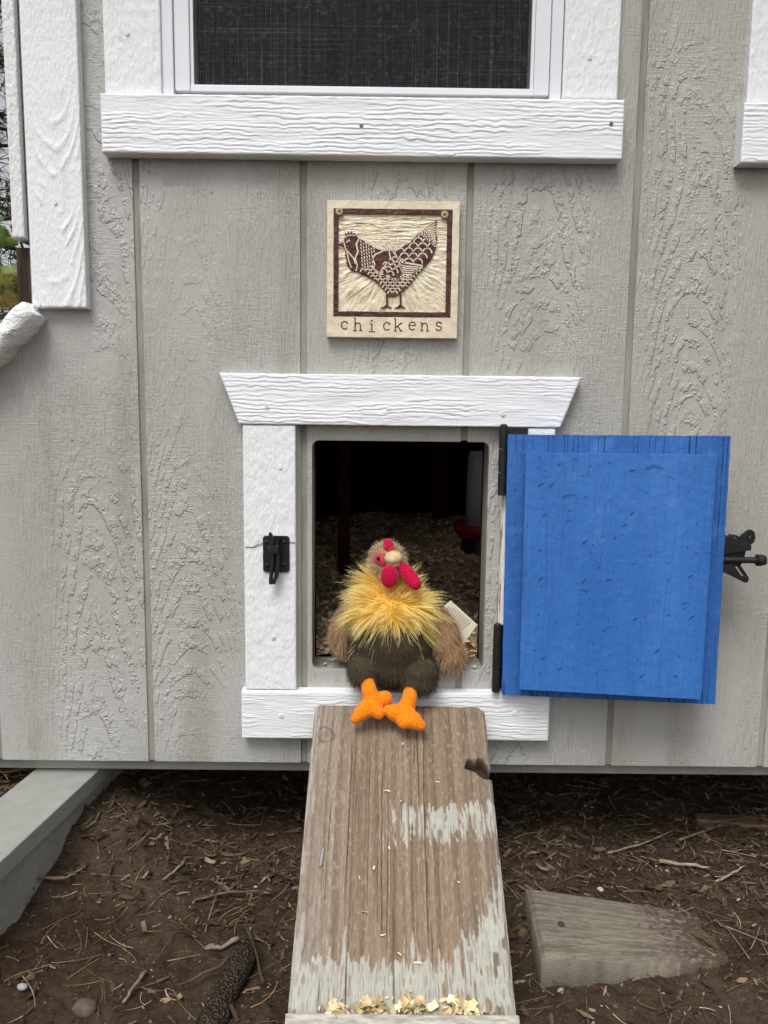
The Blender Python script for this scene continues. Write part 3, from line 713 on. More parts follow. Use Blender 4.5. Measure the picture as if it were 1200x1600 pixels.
MRAMP = mat_attr('weathered_plank', .85, .15, (420, 70, 70), 0, 0, .0008, .14)
o = link(me, 'plank', MRAMP, ramp); sm = np.zeros(len(F)+len(Sf), bool); sm[:len(F)] = True; me.polygons.foreach_set('use_smooth', sm)
def RP(u_, v_, h_): return RT+Vector(((u_-.5)*RW, 0, 0))+rdir*v_+rnor*h_
# cleat across the foot
cv = V1[7]; mb = MB()
q = [RP(-.004, cv, .0005), RP(1.004, cv, .0005), RP(1.004, cv+.05, .0005), RP(-.004, cv+.05, .0005)]
mb.add([*q, *[p+rnor*.016 for p in q]], [(0, 1, 2, 3), (4, 5, 6, 7), (0, 1, 5, 4), (1, 2, 6, 5), (2, 3, 7, 6), (3, 0, 4, 7)])
mb.build('cleat', mat_simple('worn_pale_wood', (.42, .40, .35), .85, .15, .3, (40, 200, 200), .001), ramp, bevel=.002)
# a bent nail lying in the grain
p0 = RP(*ramp_uv(507, 1326), .003); p1 = RP(*ramp_uv(502, 1354), .0025)
MB().tube([p0, p0.lerp(p1, .5)+rnor*.001, p1], [.0016, .0019, .0022], 8).build('nail', mat_simple('grey_steel', (.30, .31, .33), .4, .5), ramp)

# ================================================================== TILE SIGN
tile = thing('wall_tile', 'square cream ceramic tile with brown hen relief and lettering above hatch', 'tile sign', (.016, -.008, rz(.141)))
TX0, TX1, TZ0, TZ1, TY = -.1035, .1370, rz(.1415), rz(.384), -.016
def T(u_, v_): return (TX0+(u_-142)/950*(TX1-TX0), TZ0+(1090-v_)/983*(TZ1-TZ0))
TS = (TX1-TX0)/950
m = NT('cream_glaze', .25, .5); x, y, z = m.sep()
_dx = m.ma('SUBTRACT', x, .020); _dz = m.ma('SUBTRACT', z, rz(.285)); _an = m.ma('ARCTAN2', _dz, _dx); _r = m.ma('SQRT', m.ma('ADD', m.ma('MULTIPLY', _dx, _dx), m.ma('MULTIPLY', _dz, _dz)))
_cv = m.n('ShaderNodeCombineXYZ'); m.put(_cv.inputs[0], m.ma('MULTIPLY', _an, 9.0)); m.put(_cv.inputs[1], m.ma('MULTIPLY', _r, 26.0))
w_pol = m.noise(1.0, 2, .5, vec=_cv.outputs[0], dist=.3); w_str = m.noise((24, 1, 170), 2, .5, dist=.8)
_k = m.rng(_dz, .0, .05); wv = m.ma('ADD', m.ma('MULTIPLY', w_str, _k), m.ma('MULTIPLY', w_pol, m.ma('SUBTRACT', 1.0, _k)))
cx_ = m.mix(m.rng(m.noise(25, 4), .35, .7), (.78, .70, .53), (.72, .62, .44))
m.color(m.mix(m.rng(wv, .46, .32), cx_, (.60, .48, .31))).bump(m.noise(60, 3), .003); MCRB = m.m
m.bump(wv, .006)
m = NT('cream_glaze_rim', .3, .5); m.color(m.mix(m.rng(m.noise(25, 4), .35, .7), (.76, .68, .52), (.70, .60, .44))).bump(m.noise(50, 3), .003); MCR = m.m
m = NT('brown_glaze', .28, .5); m.color(m.mix(m.rng(m.noise(70, 4), .4, .7), (.060, .012, .008), (.105, .026, .018))).bump(m.noise(90, 3), .003); MBR = m.m
# slab with an inset picture field
def rect(u0, v0, u1, v1): return [T(u0, v1), T(u1, v1), T(u1, v0), T(u0, v0)]
MB().prism(rag(rect(142, 107, 1092, 1090), .0010, 16), TY+.004, -.0006).build('slab', MCR, tile, bevel=.0012)
mb = MB()
for r in ((143, 108, 1091, 166), (143, 940, 1091, 1089), (143, 166, 189, 940), (1042, 166, 1091, 940)): mb.prism(rag(rect(*r), .0007, 12), TY, TY+.0035)
mb.build('rim', MCR, tile, bevel=.0008)
mb = MB()
for r in ((190, 165, 1041, 200), (190, 902, 1041, 939), (190, 200, 224, 902), (1004, 200, 1041, 902)): mb.prism(rag(rect(*r), .0009, 14), TY-.0004, TY+.0036)
mb.build('border', MBR, tile, bevel=.0008)
MB().prism(rect(224, 200, 1004, 902), TY+.0028, TY+.0038).build('field', MCRB, tile)
hen = [(222, 418), (240, 412), (262, 398), (268, 372), (284, 356), (268, 330), (290, 345), (292, 320), (306, 343), (318, 320), (326, 344), (340, 332), (345, 352), (375, 376), (430, 410), (500, 447), (545, 464), (620, 461), (680, 436), (740, 398),
       (800, 332), (850, 290), (930, 238), (922, 300), (934, 370), (925, 440), (905, 500), (860, 560), (800, 625), (745, 700), (690, 752), (640, 790), (590, 788), (560, 750), (530, 712), (480, 672), (420, 642), (355, 612), (312, 602),
       (286, 560), (272, 490), (276, 450), (250, 428)]
hb = MB().prism([T(*p) for p in hen], TY-.0004, TY+.0029).build('hen_relief', MBR, tile, bevel=.0006)
lg = MB()
for x_, f_ in ((578, -1), (676, 1)):
    lg.ribbon([T(x_, 770), T(x_+2, 860)], [TS*16, TS*12], TY+.0006, th=.0022)
    for dx_, dy_ in ((-42, 28), (-12, 22), (34, 20)): lg.ribbon([T(x_, 852), T(x_+dx_*.5, 862+dy_*.3), T(x_+dx_, 862+dy_*.4)], [TS*13, TS*10, TS*4], TY+.0008, th=.002)
lg.build('hen_legs', MBR, tile)
def inpoly(p, poly):
    x_, y_ = p; c_ = False; n_ = len(poly)
    for k in range(n_):
        a, b = poly[k], poly[k-1]
        if (a[1] > y_) != (b[1] > y_) and x_ < (b[0]-a[0])*(y_-a[1])/(b[1]-a[1])+a[0]: c_ = not c_
    return c_
ln = MB(); LY = TY-.0009
def line(pts, wu=8): ln.ribbon([T(*p) for p in pts], [TS*wu*(.75+.5*random.random()) for _ in pts], LY, th=.0008)
def scal(region, s, rot, wu, asp=.9):
    cr, sr = math.cos(rot), math.sin(rot)
    for r in range(-30, 30):
        for q in range(-30, 30):
            a, b = (q+.5*(r % 2))*s, r*s*asp*.62; X_, Y_ = 600+a*cr-b*sr, 550+a*sr+b*cr
            if not inpoly((X_, Y_), region): continue
            pts = []
            for k in range(8):
                t = math.pi*(k/7); aa, bb = a-s*.5*math.cos(t), b-s*.62*asp*math.sin(t)
                p = (600+aa*cr-bb*sr, 550+aa*sr+bb*cr)
                pts.append(p)
            pts = [p for p in pts if inpoly(p, hen)]
            if len(pts) > 2: line(pts, wu)
scal([(625, 468), (690, 440), (745, 402), (800, 345), (860, 375), (920, 440), (895, 505), (850, 560), (770, 560), (690, 545)], 66, .0, 9)
scal([(375, 615), (470, 590), (540, 640), (640, 668), (740, 650), (820, 590), (740, 700), (640, 795), (585, 785), (530, 712), (450, 655)], 36, 0, 8.5, 1.0)
scal([(560, 560), (600, 500), (690, 545), (660, 600), (640, 650), (540, 625)], 48, .3, 9)
line([(372, 376), (352, 420), (366, 470), (345, 520), (362, 570), (352, 610)], 10)
line([(268, 372), (300, 354), (345, 356)], 7); line([(262, 400), (275, 450), (300, 480), (335, 520), (348, 560)], 9); line([(284, 470), (300, 540), (318, 585)], 8)
line([(280, 408), (292, 398), (303, 388), (306, 400)], 8)
line([(545, 466), (490, 490), (470, 520), (488, 560), (480, 590), (540, 640), (640, 670), (740, 648), (825, 580)], 10)
line([(590, 468), (600, 510), (575, 545), (560, 575), (540, 590), (545, 620)], 9)
line([(618, 466), (650, 510), (690, 545), (760, 555), (835, 566)], 10)
for k in range(5): line([(655+k*8, 560+k*17), (720, 572+k*15), (822-k*14, 578+k*13)], 8)
for r in range(9):                        # neck dashes
    for q in range(7):
        X_, Y_ = 385+q*19+r*2, 398+r*24+q*7+(q % 2)*10
        if inpoly((X_, Y_), [(375, 385), (500, 450), (475, 500), (485, 570), (370, 605), (360, 560), (372, 480)]): line([(X_-5, Y_-7), (X_, Y_), (X_+3, Y_+9)], 7)
for k in range(9):                        # tail quills
    t = k/8; line([(805+t*112, 338+t*92), (850+t*78, 292+t*70), (918+t*10, 246+t*150)], 9)
ln.build('feather_lines', MCR, tile)
# lettering
lt = MB()
def glyph(ch, cx, base, s):
    P = lambda pts, w_=9: lt.ribbon([T(cx+p[0]*s, base-p[1]*s) for p in pts], TS*w_, TY-.0003, th=.0008)
    def A(cx_, cy_, rx, ry, a0, a1, n=12): return [(cx_+rx*math.cos(math.radians(a0+(a1-a0)*i/n)), cy_+ry*math.sin(math.radians(a0+(a1-a0)*i/n))) for i in range(n+1)]
    if ch == 'c': P(A(0, 28, 24, 28, 45, 320)); P([(16, 52), (20, 40)], 12)
    if ch == 'h':
        P([(-20, 0), (-20, 92)]); P([(-32, 92), (-20, 92)], 7); P([(-34, 0), (-6, 0)], 7); P([(8, 0), (36, 0)], 7); P(A(0, 32, 20, 24, 180, 0)+[(20, 0)])
    if ch == 'i': P([(0, 0), (0, 58)]); P([(-16, 58), (0, 58)], 7); P([(-24, 0), (24, 0)], 7); P([(-6, 80), (6, 80)], 13)
    if ch == 'k':
        P([(-20, 0), (-20, 92)]); P([(-32, 92), (-20, 92)], 7); P([(-32, 0), (-8, 0)], 7); P([(-18, 24), (20, 56)]); P([(-4, 36), (22, 0)]); P([(10, 57), (32, 57)], 7); P([(10, 0), (34, 0)], 7)
    if ch == 'e': P([(-22, 32), (24, 32)], 8); P(A(0, 29, 24, 29, 5, 318))
    if ch == 'n':
        P([(-20, 0), (-20, 58)]); P([(-32, 58), (-20, 58)], 7); P([(-32, 0), (-8, 0)], 7); P([(10, 0), (34, 0)], 7); P(A(0, 34, 20, 22, 180, 0)+[(20, 0)])
    if ch == 's': P(A(0, 43, 18, 15, 30, 270)+A(0, 14, 20, 15, 90, -150)); P([(18, 58), (18, 44)], 7); P([(-20, 0), (-20, 14)], 7)
for ch, cx, base in (('c', 272, 1032), ('h', 368, 1042), ('i', 470, 1049), ('c', 580, 1036), ('k', 662, 1042), ('e', 765, 1032), ('n', 855, 1038), ('s', 958, 1032)): glyph(ch, cx, base, 1.0)
lt.build('lettering', mat_simple('stamped_brown', (.12, .05, .028), .6, .3), tile)
for (su, sv) in ((231, 190), (984, 203)):
    p = T(su, sv); mb = MB().tube([(p[0], TY-.0002, p[1]), (p[0], TY-.003, p[1]), (p[0], TY-.0042, p[1])], [.0068, .0068, .0055], 18)
    sc = mb.build('screw', mat_simple('brass_zinc', (.42, .38, .20), .4, .5), tile)
    pts = [(p[0]+(.0031 if k % 2 else .0016)*math.cos(k*math.pi/6), p[1]+(.0031 if k % 2 else .0016)*math.sin(k*math.pi/6)) for k in range(12)]
    MB().prism(pts, TY-.0044, TY-.004).build('screw_recess', mat_simple('recess_dark', (.05, .045, .025), .7, .2), sc)  # dark star-shaped plate standing for the recess in the screw head

# ================================================================== STUFFED TOY CHICKEN
toy = thing('stuffed_chicken', 'stuffed toy chicken with shaggy yellow collar and orange feet sitting in hatch', 'stuffed toy', at(613, 1048, 0))
def vox(name, mb, mat, parent, size=.004, smooth=6):
    o = mb.build(name, mat, None); r = o.modifiers.new('r', 'REMESH'); r.mode = 'VOXEL'; r.voxel_size = size
    s_ = o.modifiers.new('s', 'SMOOTH'); s_.iterations = smooth; s_.factor = .5
    dg = bpy.context.evaluated_depsgraph_get(); me = bpy.data.meshes.new_from_object(o.evaluated_get(dg))
    bpy.data.objects.remove(o); me.name = name
    if not me.materials: me.materials.append(mat)
    me.polygons.foreach_set('use_smooth', [True]*len(me.polygons))
    o = bpy.data.objects.new(name, me); col.objects.link(o); adopt(o, parent); return o
def fur(name, src, mat, parent, n, length, wid, colfn, dirfn=None, keep=None, nseg=3, clump=0, lvar=.35):
    me = src.data; me.calc_loop_triangles(); nt_ = len(me.loop_triangles)
    tv = np.empty(nt_*3, np.int32); me.loop_triangles.foreach_get('vertices', tv); tv = tv.reshape(-1, 3)
    co = np.empty(len(me.vertices)*3); me.vertices.foreach_get('co', co); co = co.reshape(-1, 3)
    a, b, c = co[tv[:, 0]], co[tv[:, 1]], co[tv[:, 2]]; cr = np.cross(b-a, c-a); ar = np.linalg.norm(cr, axis=1)
    ti = rng.choice(nt_, n, p=ar/ar.sum()); r1, r2 = np.sqrt(rng.random(n))[:, None], rng.random(n)[:, None]
    P = a[ti]*(1-r1)+b[ti]*(r1*(1-r2))+c[ti]*(r1*r2); N = cr[ti]/ar[ti][:, None]
    if keep is not None: k = keep(P, N); P, N = P[k], N[k]; n = len(P)
    L = length(P) if callable(length) else np.full(n, length); L = L*(1-lvar+2*lvar*rng.random(n))
    Dv = dirfn(P, N) if dirfn else N
    Dv = Dv+rng.normal(0, .22, (n, 3)); Dv /= np.linalg.norm(Dv, axis=1)[:, None]
    bend = rng.normal(0, .25, (n, 3))+np.array([0, 0, -.35])
    if clump:
        g = rng.choice(n, clump); gp = P[g]; d2 = ((P[:, None]-gp[None])**2).sum(-1); gi = g[d2.argmin(1)]
        Dc = Dv[gi]; Lc = L[gi]
    pts = []
    for s_ in range(nseg+1):
        t = s_/nseg; q = P+Dv*(L*t)[:, None]+bend*(L*t*t*.5)[:, None]
        if clump:
            qc = P[gi]+Dc*(Lc*t)[:, None]+bend[gi]*(Lc*t*t*.5)[:, None]
            q = q*(1-.55*t)+qc*(.55*t)
        pts.append(q)
    side = np.cross(Dv, N+rng.normal(0, .35, (n, 3))); side /= np.linalg.norm(side, axis=1)[:, None]+1e-9
    V = []; Cc = []; cb, ct = colfn(P, n)
    for s_ in range(nseg+1):
        t = s_/nseg; w_ = wid*(1-.85*t)
        for k in (-1, 1): V.append(pts[s_]+side*(k*w_)); Cc.append(cb*(1-t)+ct*t)
    V = np.stack(V, 1).reshape(-1, 3); Cc = np.stack(Cc, 1).reshape(-1, 3); per = 2*(nseg+1)
    f1 = np.array([(s_*2, s_*2+1, s_*2+3, s_*2+2) for s_ in range(nseg)])
    F = (f1[None]+(np.arange(n)*per)[:, None, None]).reshape(-1, 4)
    o = link(raw_mesh(name, V, F, Cc), name, mat, parent, True); o['kind'] = 'stuff'; return o
MFUR = mat_attr('plush_strands', .7, .25)
_t = MFUR.node_tree; _tr = _t.nodes.new('ShaderNodeBsdfTranslucent'); _mx = _t.nodes.new('ShaderNodeMixShader'); _mx.inputs[0].default_value = .35
_a = [n_ for n_ in _t.nodes if n_.type == 'ATTRIBUTE'][0]; _t.links.new(_a.outputs['Color'], _tr.inputs['Color'])
_t.links.new(_t.nodes['Principled BSDF'].outputs[0], _mx.inputs[1]); _t.links.new(_tr.outputs[0], _mx.inputs[2])
_t.links.new(_mx.outputs[0], [n_ for n_ in _t.nodes if n_.type == 'OUTPUT_MATERIAL'][0].inputs['Surface'])
def plush(name, c, sheen=.4):
    m = NT(name, .95, .05); m.b.inputs['Sheen Weight'].default_value = sheen; m.b.inputs['Sheen Roughness'].default_value = .4
    m.color(m.mix(m.rng(m.noise(240, 4), .3, .7), tuple(q*.8 for q in c), tuple(q*1.18 for q in c))).bump(m.noise(420, 3), .0018); return m.m
MOL = plush('olive_plush', (.062, .048, .029), .15); MTAN = plush('tan_plush', (.36, .22, .115), .2); MYEL = plush('yellow_plush', (.90, .55, .10), .2)
MRED = plush('crimson_velour', (.50, .010, .055), .25); MCRM = plush('cream_velour', (.66, .50, .28), .2); MORG = plush('orange_felt', (.88, .235, .012), .2); MFAC = plush('rose_velour', (.50, .055, .085), .25)
def varc(c1, c2, s=.18, tip=None):
    def f(P, n):
        k = rng.random((n, 1)); b = np.array(c1)*(1-k)+np.array(c2)*k; b = b*(1+rng.normal(0, s, (n, 1)))
        b = np.clip(b, .004, 1); return b*.8, (b*1.1 if tip is None else np.array(tip)*(1+rng.normal(0, s*.6, (n, 1))))
    return f
# body with drooping thighs
B = MB(); bc = at(611, 1000, .005)
B.ball(bc, (.088, .082, .074)); B.ball(at(612, 950, .0), (.066, .058, .055)); B.ball(at(607, 915, .005), (.036, .036, .05))
B.ball(at(571, 1044, -.043), (.036, .040, .029)); B.ball(at(654, 1052, -.043), (.039, .040, .033)); B.ball(at(654, 1068, -.058), (.033, .028, .024)); B.ball(at(567, 1056, -.058), (.028, .028, .020)); B.ball(at(612, 1038, -.022), (.052, .052, .034))
B.ball(at(612, 1030, .0), (.07, .06, .05))
body = vox('body', B, MOL, toy)
fur('body_fur', body, MFUR, toy, 15000, .0085, .00042, varc((.068, .052, .032), (.120, .094, .060)), lambda P, N: N+np.array([0, 0, -1.2]), lambda P, N: (P[:, 2] < at(612, 955, 0).z) & (P[:, 1] < .06), 2)
# collar
Cb = MB(); Cb.ball(at(614, 950, -.022), (.060, .046, .040)); Cb.ball(at(607, 925, .0), (.046, .042, .036))
collar = vox('collar', Cb, MYEL, toy)
cc0 = np.array(at(613, 940, .01))
def ydir(P, N):
    R_ = P-cc0; R_ /= np.linalg.norm(R_, axis=1)[:, None]
    R_ = P-np.array(at(612, 938, 0)); R_[:, 1] *= .15; R_ /= np.linalg.norm(R_, axis=1)[:, None]+1e-6
    return N*.42+R_*np.array([1.15, 1, 1.0])+np.array([0, -.05, -.12])
def ylen(P):
    dx_ = (P[:, 0]-cc0[0])/.06; dz_ = (P[:, 2]-cc0[2])/.05
    return .020+.024*np.clip(abs(dx_)-.25, 0, 1)+.022*np.clip(-dz_, 0, 1)+.010*np.clip(dz_, 0, 1)
def ycol(P, n):
    k = rng.random((n, 1)); b = np.array([1.0, .60, .06])*(1-k)+np.array([1.0, .74, .13])*k; b = b*(1+rng.normal(0, .10, (n, 1)))
    t = np.array([1.0, .87, .44])*(1+rng.normal(0, .08, (n, 1))); return np.clip(b, 0, 1), np.clip(t, 0, 1)
facez = at(606, 905, 0).z
fur('collar_fur', collar, MFUR, toy, 6500, ylen, .00072, ycol, ydir, lambda P, N: (P[:, 1] < .04) & ~((P[:, 2] > facez) & (abs(P[:, 0]-at(625, 905, 0).x) < .03) & (P[:, 1] < -.01)), 5, 300, .6)
fur('collar_wisps', collar, MFUR, toy, 420, lambda P: ylen(P)*1.25, .00050, ycol, ydir, lambda P, N: (P[:, 1] < .03) & ~((P[:, 2] > facez) & (abs(P[:, 0]-at(625, 905, 0).x) < .03)), 6, 0, .4)
# wings
W1 = MB(); W1.ball(at(694, 995, .0), (.028, .042, .060), Matrix.Rotation(math.radians(14), 3, 'Y').inverted()); W1.ball(at(703, 1020, -.005), (.026, .036, .036)); W1.ball(at(677, 962, .0), (.022, .034, .032))
wing = vox('wing', W1, MTAN, toy)
W2 = MB(); W2.ball(at(538, 988, .025), (.026, .040, .046)); W2.ball(at(545, 965, .02), (.024, .03, .03))
wing2 = vox('wing', W2, MTAN, toy)
wf = varc((.44, .26, .13), (.58, .38, .21), .14, (.66, .47, .29))
for w_, n_ in ((wing, 5200), (wing2, 3600)): fur('wing_fur', w_, MFUR, toy, n_, .013, .00042, wf, lambda P, N: N+np.array([0, -.1, -1.0]), None, 3)
# head
hc = at(605, 876, -.012); hr = .0325
head = vox('head', MB().ball(hc, (hr, hr*1.02, hr*1.05), None, 24, 14).ball(at(604, 898, 0), (.028, .028, .028)), MTAN, toy, .003, 3)
fc = at(603, 873, -.0155); frad = (.0272, .0325, .0210)
face = MB().ball(fc, frad, None, 28, 18).build('face_patch', MFAC, toy, True)
bkc = at(615, 874.5, -.053)
def keep_head(P, N):
    d = ((P-np.array(fc))/np.array(frad)); return (d**2).sum(1) > 1.02
fur('head_fur', head, MFUR, toy, 3600, .0095, .00038, varc((.62, .44, .26), (.78, .60, .38), .12, (.88, .74, .52)), lambda P, N: N+np.array([0, .25, .05]), keep_head, 2)
bk = MB(); bk.ball(bkc+Vector((0, 0, .0032)), (.0172, .022, .0135), Matrix.Rotation(math.radians(-6), 3, 'Y'), 22, 14)
beak = bk.build('beak', MCRM, toy, True)
MB().ball(bkc+Vector((.0005, .0025, -.0072)), (.0148, .018, .0088), None, 20, 12).build('lower_beak', MCRM, toy, True)
pts = []
for k in range(13):
    t = -1+2*k/12; pts.append(bkc+Vector((t*.0155, -.0195*math.sqrt(max(0, 1-(t*.93)**2))+.001, -.0030+.0030*(1-t*t)+.0012*t)))
MB().tube(pts, .0007, 6).build('mouth_seam', mat_simple('dark_thread', (.05, .025, .015), .8, .1), toy)
ep = at(591, 872.5, -.0445); MB().ball(ep, (.0036, .003, .0042), None, 14, 10).build('eye', mat_simple('black_bead', (.006, .005, .006), .12, .6, 0), toy, True)
ep2 = Vector((fc.x+.024, fc.y-.008, ep.z+.002)); MB().ball(ep2, (.003, .0036, .0042), None, 12, 8).build('eye', bpy.data.materials['black_bead'], toy, True)
cb = MB(); cb.ball(at(606.5, 853, -.022), (.0108, .018, .0125)); cb.ball(at(606, 847.5, -.026), (.0090, .010, .0080)); cb.ball(at(611, 860, -.030), (.0085, .010, .0085), Matrix.Rotation(math.radians(25), 3, 'Y')); cb.ball(at(603, 856, -.004), (.008, .012, .010))
vox('comb', cb, MRED, toy, .0016, 5)
w_ = MB(); w_.ball(at(608.5, 901, -.068), (.0170, .0095, .0225)); w_.ball(at(609, 893, -.061), (.0135, .010, .014)); vox('wattle', w_, MRED, toy, .0018, 5)
w_ = MB()
for t in np.linspace(0, 1, 7):
    w_.ball(at(630+t*19, 888+t*24, -.058-.012*t), (.0120+.0025*math.sin(t*3.1), .0095, .0125+.002*math.sin(t*3.1)))
vox('wattle', w_, MRED, toy, .0018, 5)
# legs and feet
def chain(mb, pts):
    for (a, ra), (b, rb) in zip(pts[:-1], pts[1:]):
        a, b = Vector(a), Vector(b); n_ = max(3, int((b-a).length/.003))
        for k in range(n_+1):
            t = k/n_; mb.ball(a.lerp(b, t), ra+(rb-ra)*t, None, 12, 8)
lf = MB()
chain(lf, [(at(574, 1066, -.074), .0140), (at(577, 1080, -.088), .0150), (at(582, 1094, -.093), .0165)])
chain(lf, [(at(582, 1099, -.096), .0175), (at(568, 1111, -.106), .0165), (at(554, 1124, -.114), .0085)])
chain(lf, [(at(586, 1096, -.090), .0160), (at(602, 1091, -.087), .0145)])
chain(lf, [(at(582, 1106, -.104), .0150), (at(592, 1114, -.110), .0125)])
vox('leg', lf, MORG, toy, .0022, 8)
lf = MB()
chain(lf, [(at(641, 1082, -.076), .0140), (at(640, 1092, -.089), .0148), (at(636, 1104, -.094), .0165)])
chain(lf, [(at(632, 1114, -.102), .0190), (at(618, 1114, -.106), .0165), (at(606, 1110, -.106), .0105)])
chain(lf, [(at(632, 1117, -.104), .0190), (at(646, 1126, -.115), .0165), (at(658, 1134, -.121), .0095)])
chain(lf, [(at(628, 1119, -.106), .0175), (at(632, 1128, -.118), .0140)])
vox('leg', lf, MORG, toy, .0022, 8)
# hang tag: two leaves of card
m = NT('cream_card', .7, .2); m.color(m.mix(m.rng(m.noise(30, 3), .3, .7), (.68, .62, .50), (.60, .54, .42)))
tg = MB(); cn = [at(704, 938, .040), at(746, 976, .028), at(724, 1007, .022), at(683, 957, .034)]
for k, off in ((0, 0), (1, .004)):
    vs_ = [p+Vector((0.001*k, off, -.002*k)) for p in cn]; vs_ += [p+Vector((0, .0007, 0)) for p in vs_]
    tg.add(vs_, [(0, 1, 2, 3), (7, 6, 5, 4), (0, 1, 5, 4), (1, 2, 6, 5), (2, 3, 7, 6), (3, 0, 4, 7)])
tgo = tg.build('hang_tag', m.m, toy)
tp = MB(); e1, e2 = cn[1]-cn[0], cn[3]-cn[0]; nn = e1.cross(e2).normalized(); nn = nn if nn.y < 0 else -nn
for r in range(12):                      # small illegible print
    f0 = .10+r*.065; x_ = .14 if r > 1 else .3; end = .92 if r > 1 else .75
    while x_ < end:
        L_ = random.uniform(.03, .09); a = cn[0]+e1*f0+e2*x_+nn*.0004; b = cn[0]+e1*f0+e2*min(x_+L_, end)+nn*.0004; wv_ = e1.normalized()*.0006
        tp.add([a-wv_, b-wv_, b+wv_, a+wv_], [(0, 1, 2, 3)]); x_ += L_+.018
tp.build('tag_print', mat_simple('faded_ink', (.20, .18, .15), .8, .1), tgo)

# ================================================================== INSIDE: bedding and feeder
def flakes(name, n, posfn, size, colfn, mat, curl=.6, asp=(.25, .7), nseg=3, flat=.55, lift=0):
    P = posfn(n); n = len(P)
    L = size[0]+(size[1]-size[0])*rng.random(n)**2; Wd = L*(asp[0]+(asp[1]-asp[0])*rng.random(n))
    th = rng.random(n)*2*math.pi; d = np.stack([np.cos(th), np.sin(th), rng.normal(0, flat*.45, n)], -1); d /= np.linalg.norm(d, axis=1)[:, None]
    up = np.stack([rng.normal(0, flat, n), rng.normal(0, flat, n), np.ones(n)], -1); sd_ = np.cross(up, d); sd_ /= np.linalg.norm(sd_, axis=1)[:, None]; up = np.cross(d, sd_)
    cv = rng.normal(0, curl, n); V = []; taper = .35+.65*rng.random(n)
    for s_ in range(nseg+1):
        t = s_/nseg-.5; wloc = Wd*(1-(1-taper)*abs(t)*2)
        cpt = P+d*(L*t)[:, None]+up*(cv*L*(t*t)*1.2)[:, None]; jit = 1+rng.normal(0, .18, n)
        V.append(cpt+sd_*(wloc*.5*jit)[:, None]); V.append(cpt-sd_*(wloc*.5*jit)[:, None])
    V = np.stack(V, 1).reshape(-1, 3); per = 2*(nseg+1)
    f1 = np.array([(2*s_, 2*s_+1, 2*s_+3, 2*s_+2) for s_ in range(nseg)])
    F = (f1[None]+(np.arange(n)*per)[:, None, None]).reshape(-1, 4)
    c_ = colfn(n); Cc = np.repeat(c_, per, axis=0)
    o = link(raw_mesh(name, V, F, Cc), name, mat); o['kind'] = 'stuff'; return o
def pal(cols, w_=None, s=.2):
    cols = np.array(cols)
    def f(n): return np.clip(cols[rng.choice(len(cols), n, p=w_)]*(1+rng.normal(0, s, (n, 1))), .004, .9)
    return f
MFLK = mat_attr('litter', .85, .12, 60)
bx = np.linspace(XL+.04, XR-.04, 120); by = np.linspace(.107, YBK-.045, 110); BX, BY = np.meshgrid(bx, by, indexing='ij')
def bedz(X, Y): return FLZ+.012+.085*sstep(.25, 1.5, Y)+.05*(fbm(X*5, Y*5, 81)-.45)*sstep(.12, .5, Y)+.02*fbm(X*22, Y*22, 82)
bm_ = grid_mesh('bedding', np.stack([BX, BY, bedz(BX, BY)], -1).reshape(-1, 3), 120, 110)
m = NT('dusty_bedding', .95, .05); m.color(m.mix(m.rng(m.noise(60, 5), .35, .65), (.36, .26, .17), (.66, .49, .33))).bump(m.noise(110, 5), .012)
bed = link(bm_, 'bedding', m.m, None, True); tag(bed, 'brown wood shaving bedding covering the dark coop floor', 'bedding', kind='stuff')
def pbed(n):
    Y = .11+(YBK-.2)*rng.random(n)**1.3; X = .04+(rng.random(n)-.5)*(.5+.55*Y); P = np.stack([X, Y, bedz(X, Y)+.006*rng.random(n)], -1); return P
o = flakes('wood_shavings', 9000, pbed, (.010, .034), pal([(.80, .60, .40), (.64, .46, .29), (.88, .74, .55), (.44, .31, .20)], [.35, .35, .1, .2]), MFLK, .8)
tag(o, 'curled wood shavings strewn over the coop floor behind the toy', 'wood shavings', kind='stuff')
# poultry feeder: translucent drum in a red pan on a dark block
fc_ = at(757, 800, 1.0); fz = at(735, 838, 1.0).z
fd = thing('poultry_feeder', 'white drum poultry feeder with red pan inside the dark coop', 'feeder', (fc_.x, 1.0, FLZ))
mb = MB(); mb.tube([(fc_.x, 1.0, bedz(fc_.x, 1.0)-.01), (fc_.x, 1.0, fz-.001)], [.075, .070], 20); mb.build('stand', MBLACK, fd)
def lathe(prof_, c, seg=28):
    mb = MB(); vs_ = []; fs_ = []
    for r, z_ in prof_:
        for k in range(seg): vs_.append((c.x+r*math.cos(2*math.pi*k/seg), c.y+r*math.sin(2*math.pi*k/seg), z_))
    for i_ in range(len(prof_)-1):
        for k in range(seg): fs_.append((i_*seg+k, i_*seg+(k+1) % seg, (i_+1)*seg+(k+1) % seg, (i_+1)*seg+k))
    return mb.add(vs_, fs_)
fcc = Vector((fc_.x, 1.0, 0))
lathe([(.0, fz), (.085, fz), (.098, fz+.02), (.102, fz+.045), (.098, fz+.045), (.09, fz+.022), (.0, fz+.015)], fcc).build('pan', mat_simple('red_plastic', (.22, .012, .012), .5, .3, .1), fd, True)
lathe([(.0, fz+.02), (.062, fz+.02), (.058, fz+.26), (.05, fz+.275), (.0, fz+.28)], fcc).build('drum', mat_simple('white_plastic', (.62, .64, .68), .5, .4, .05), fd, True)
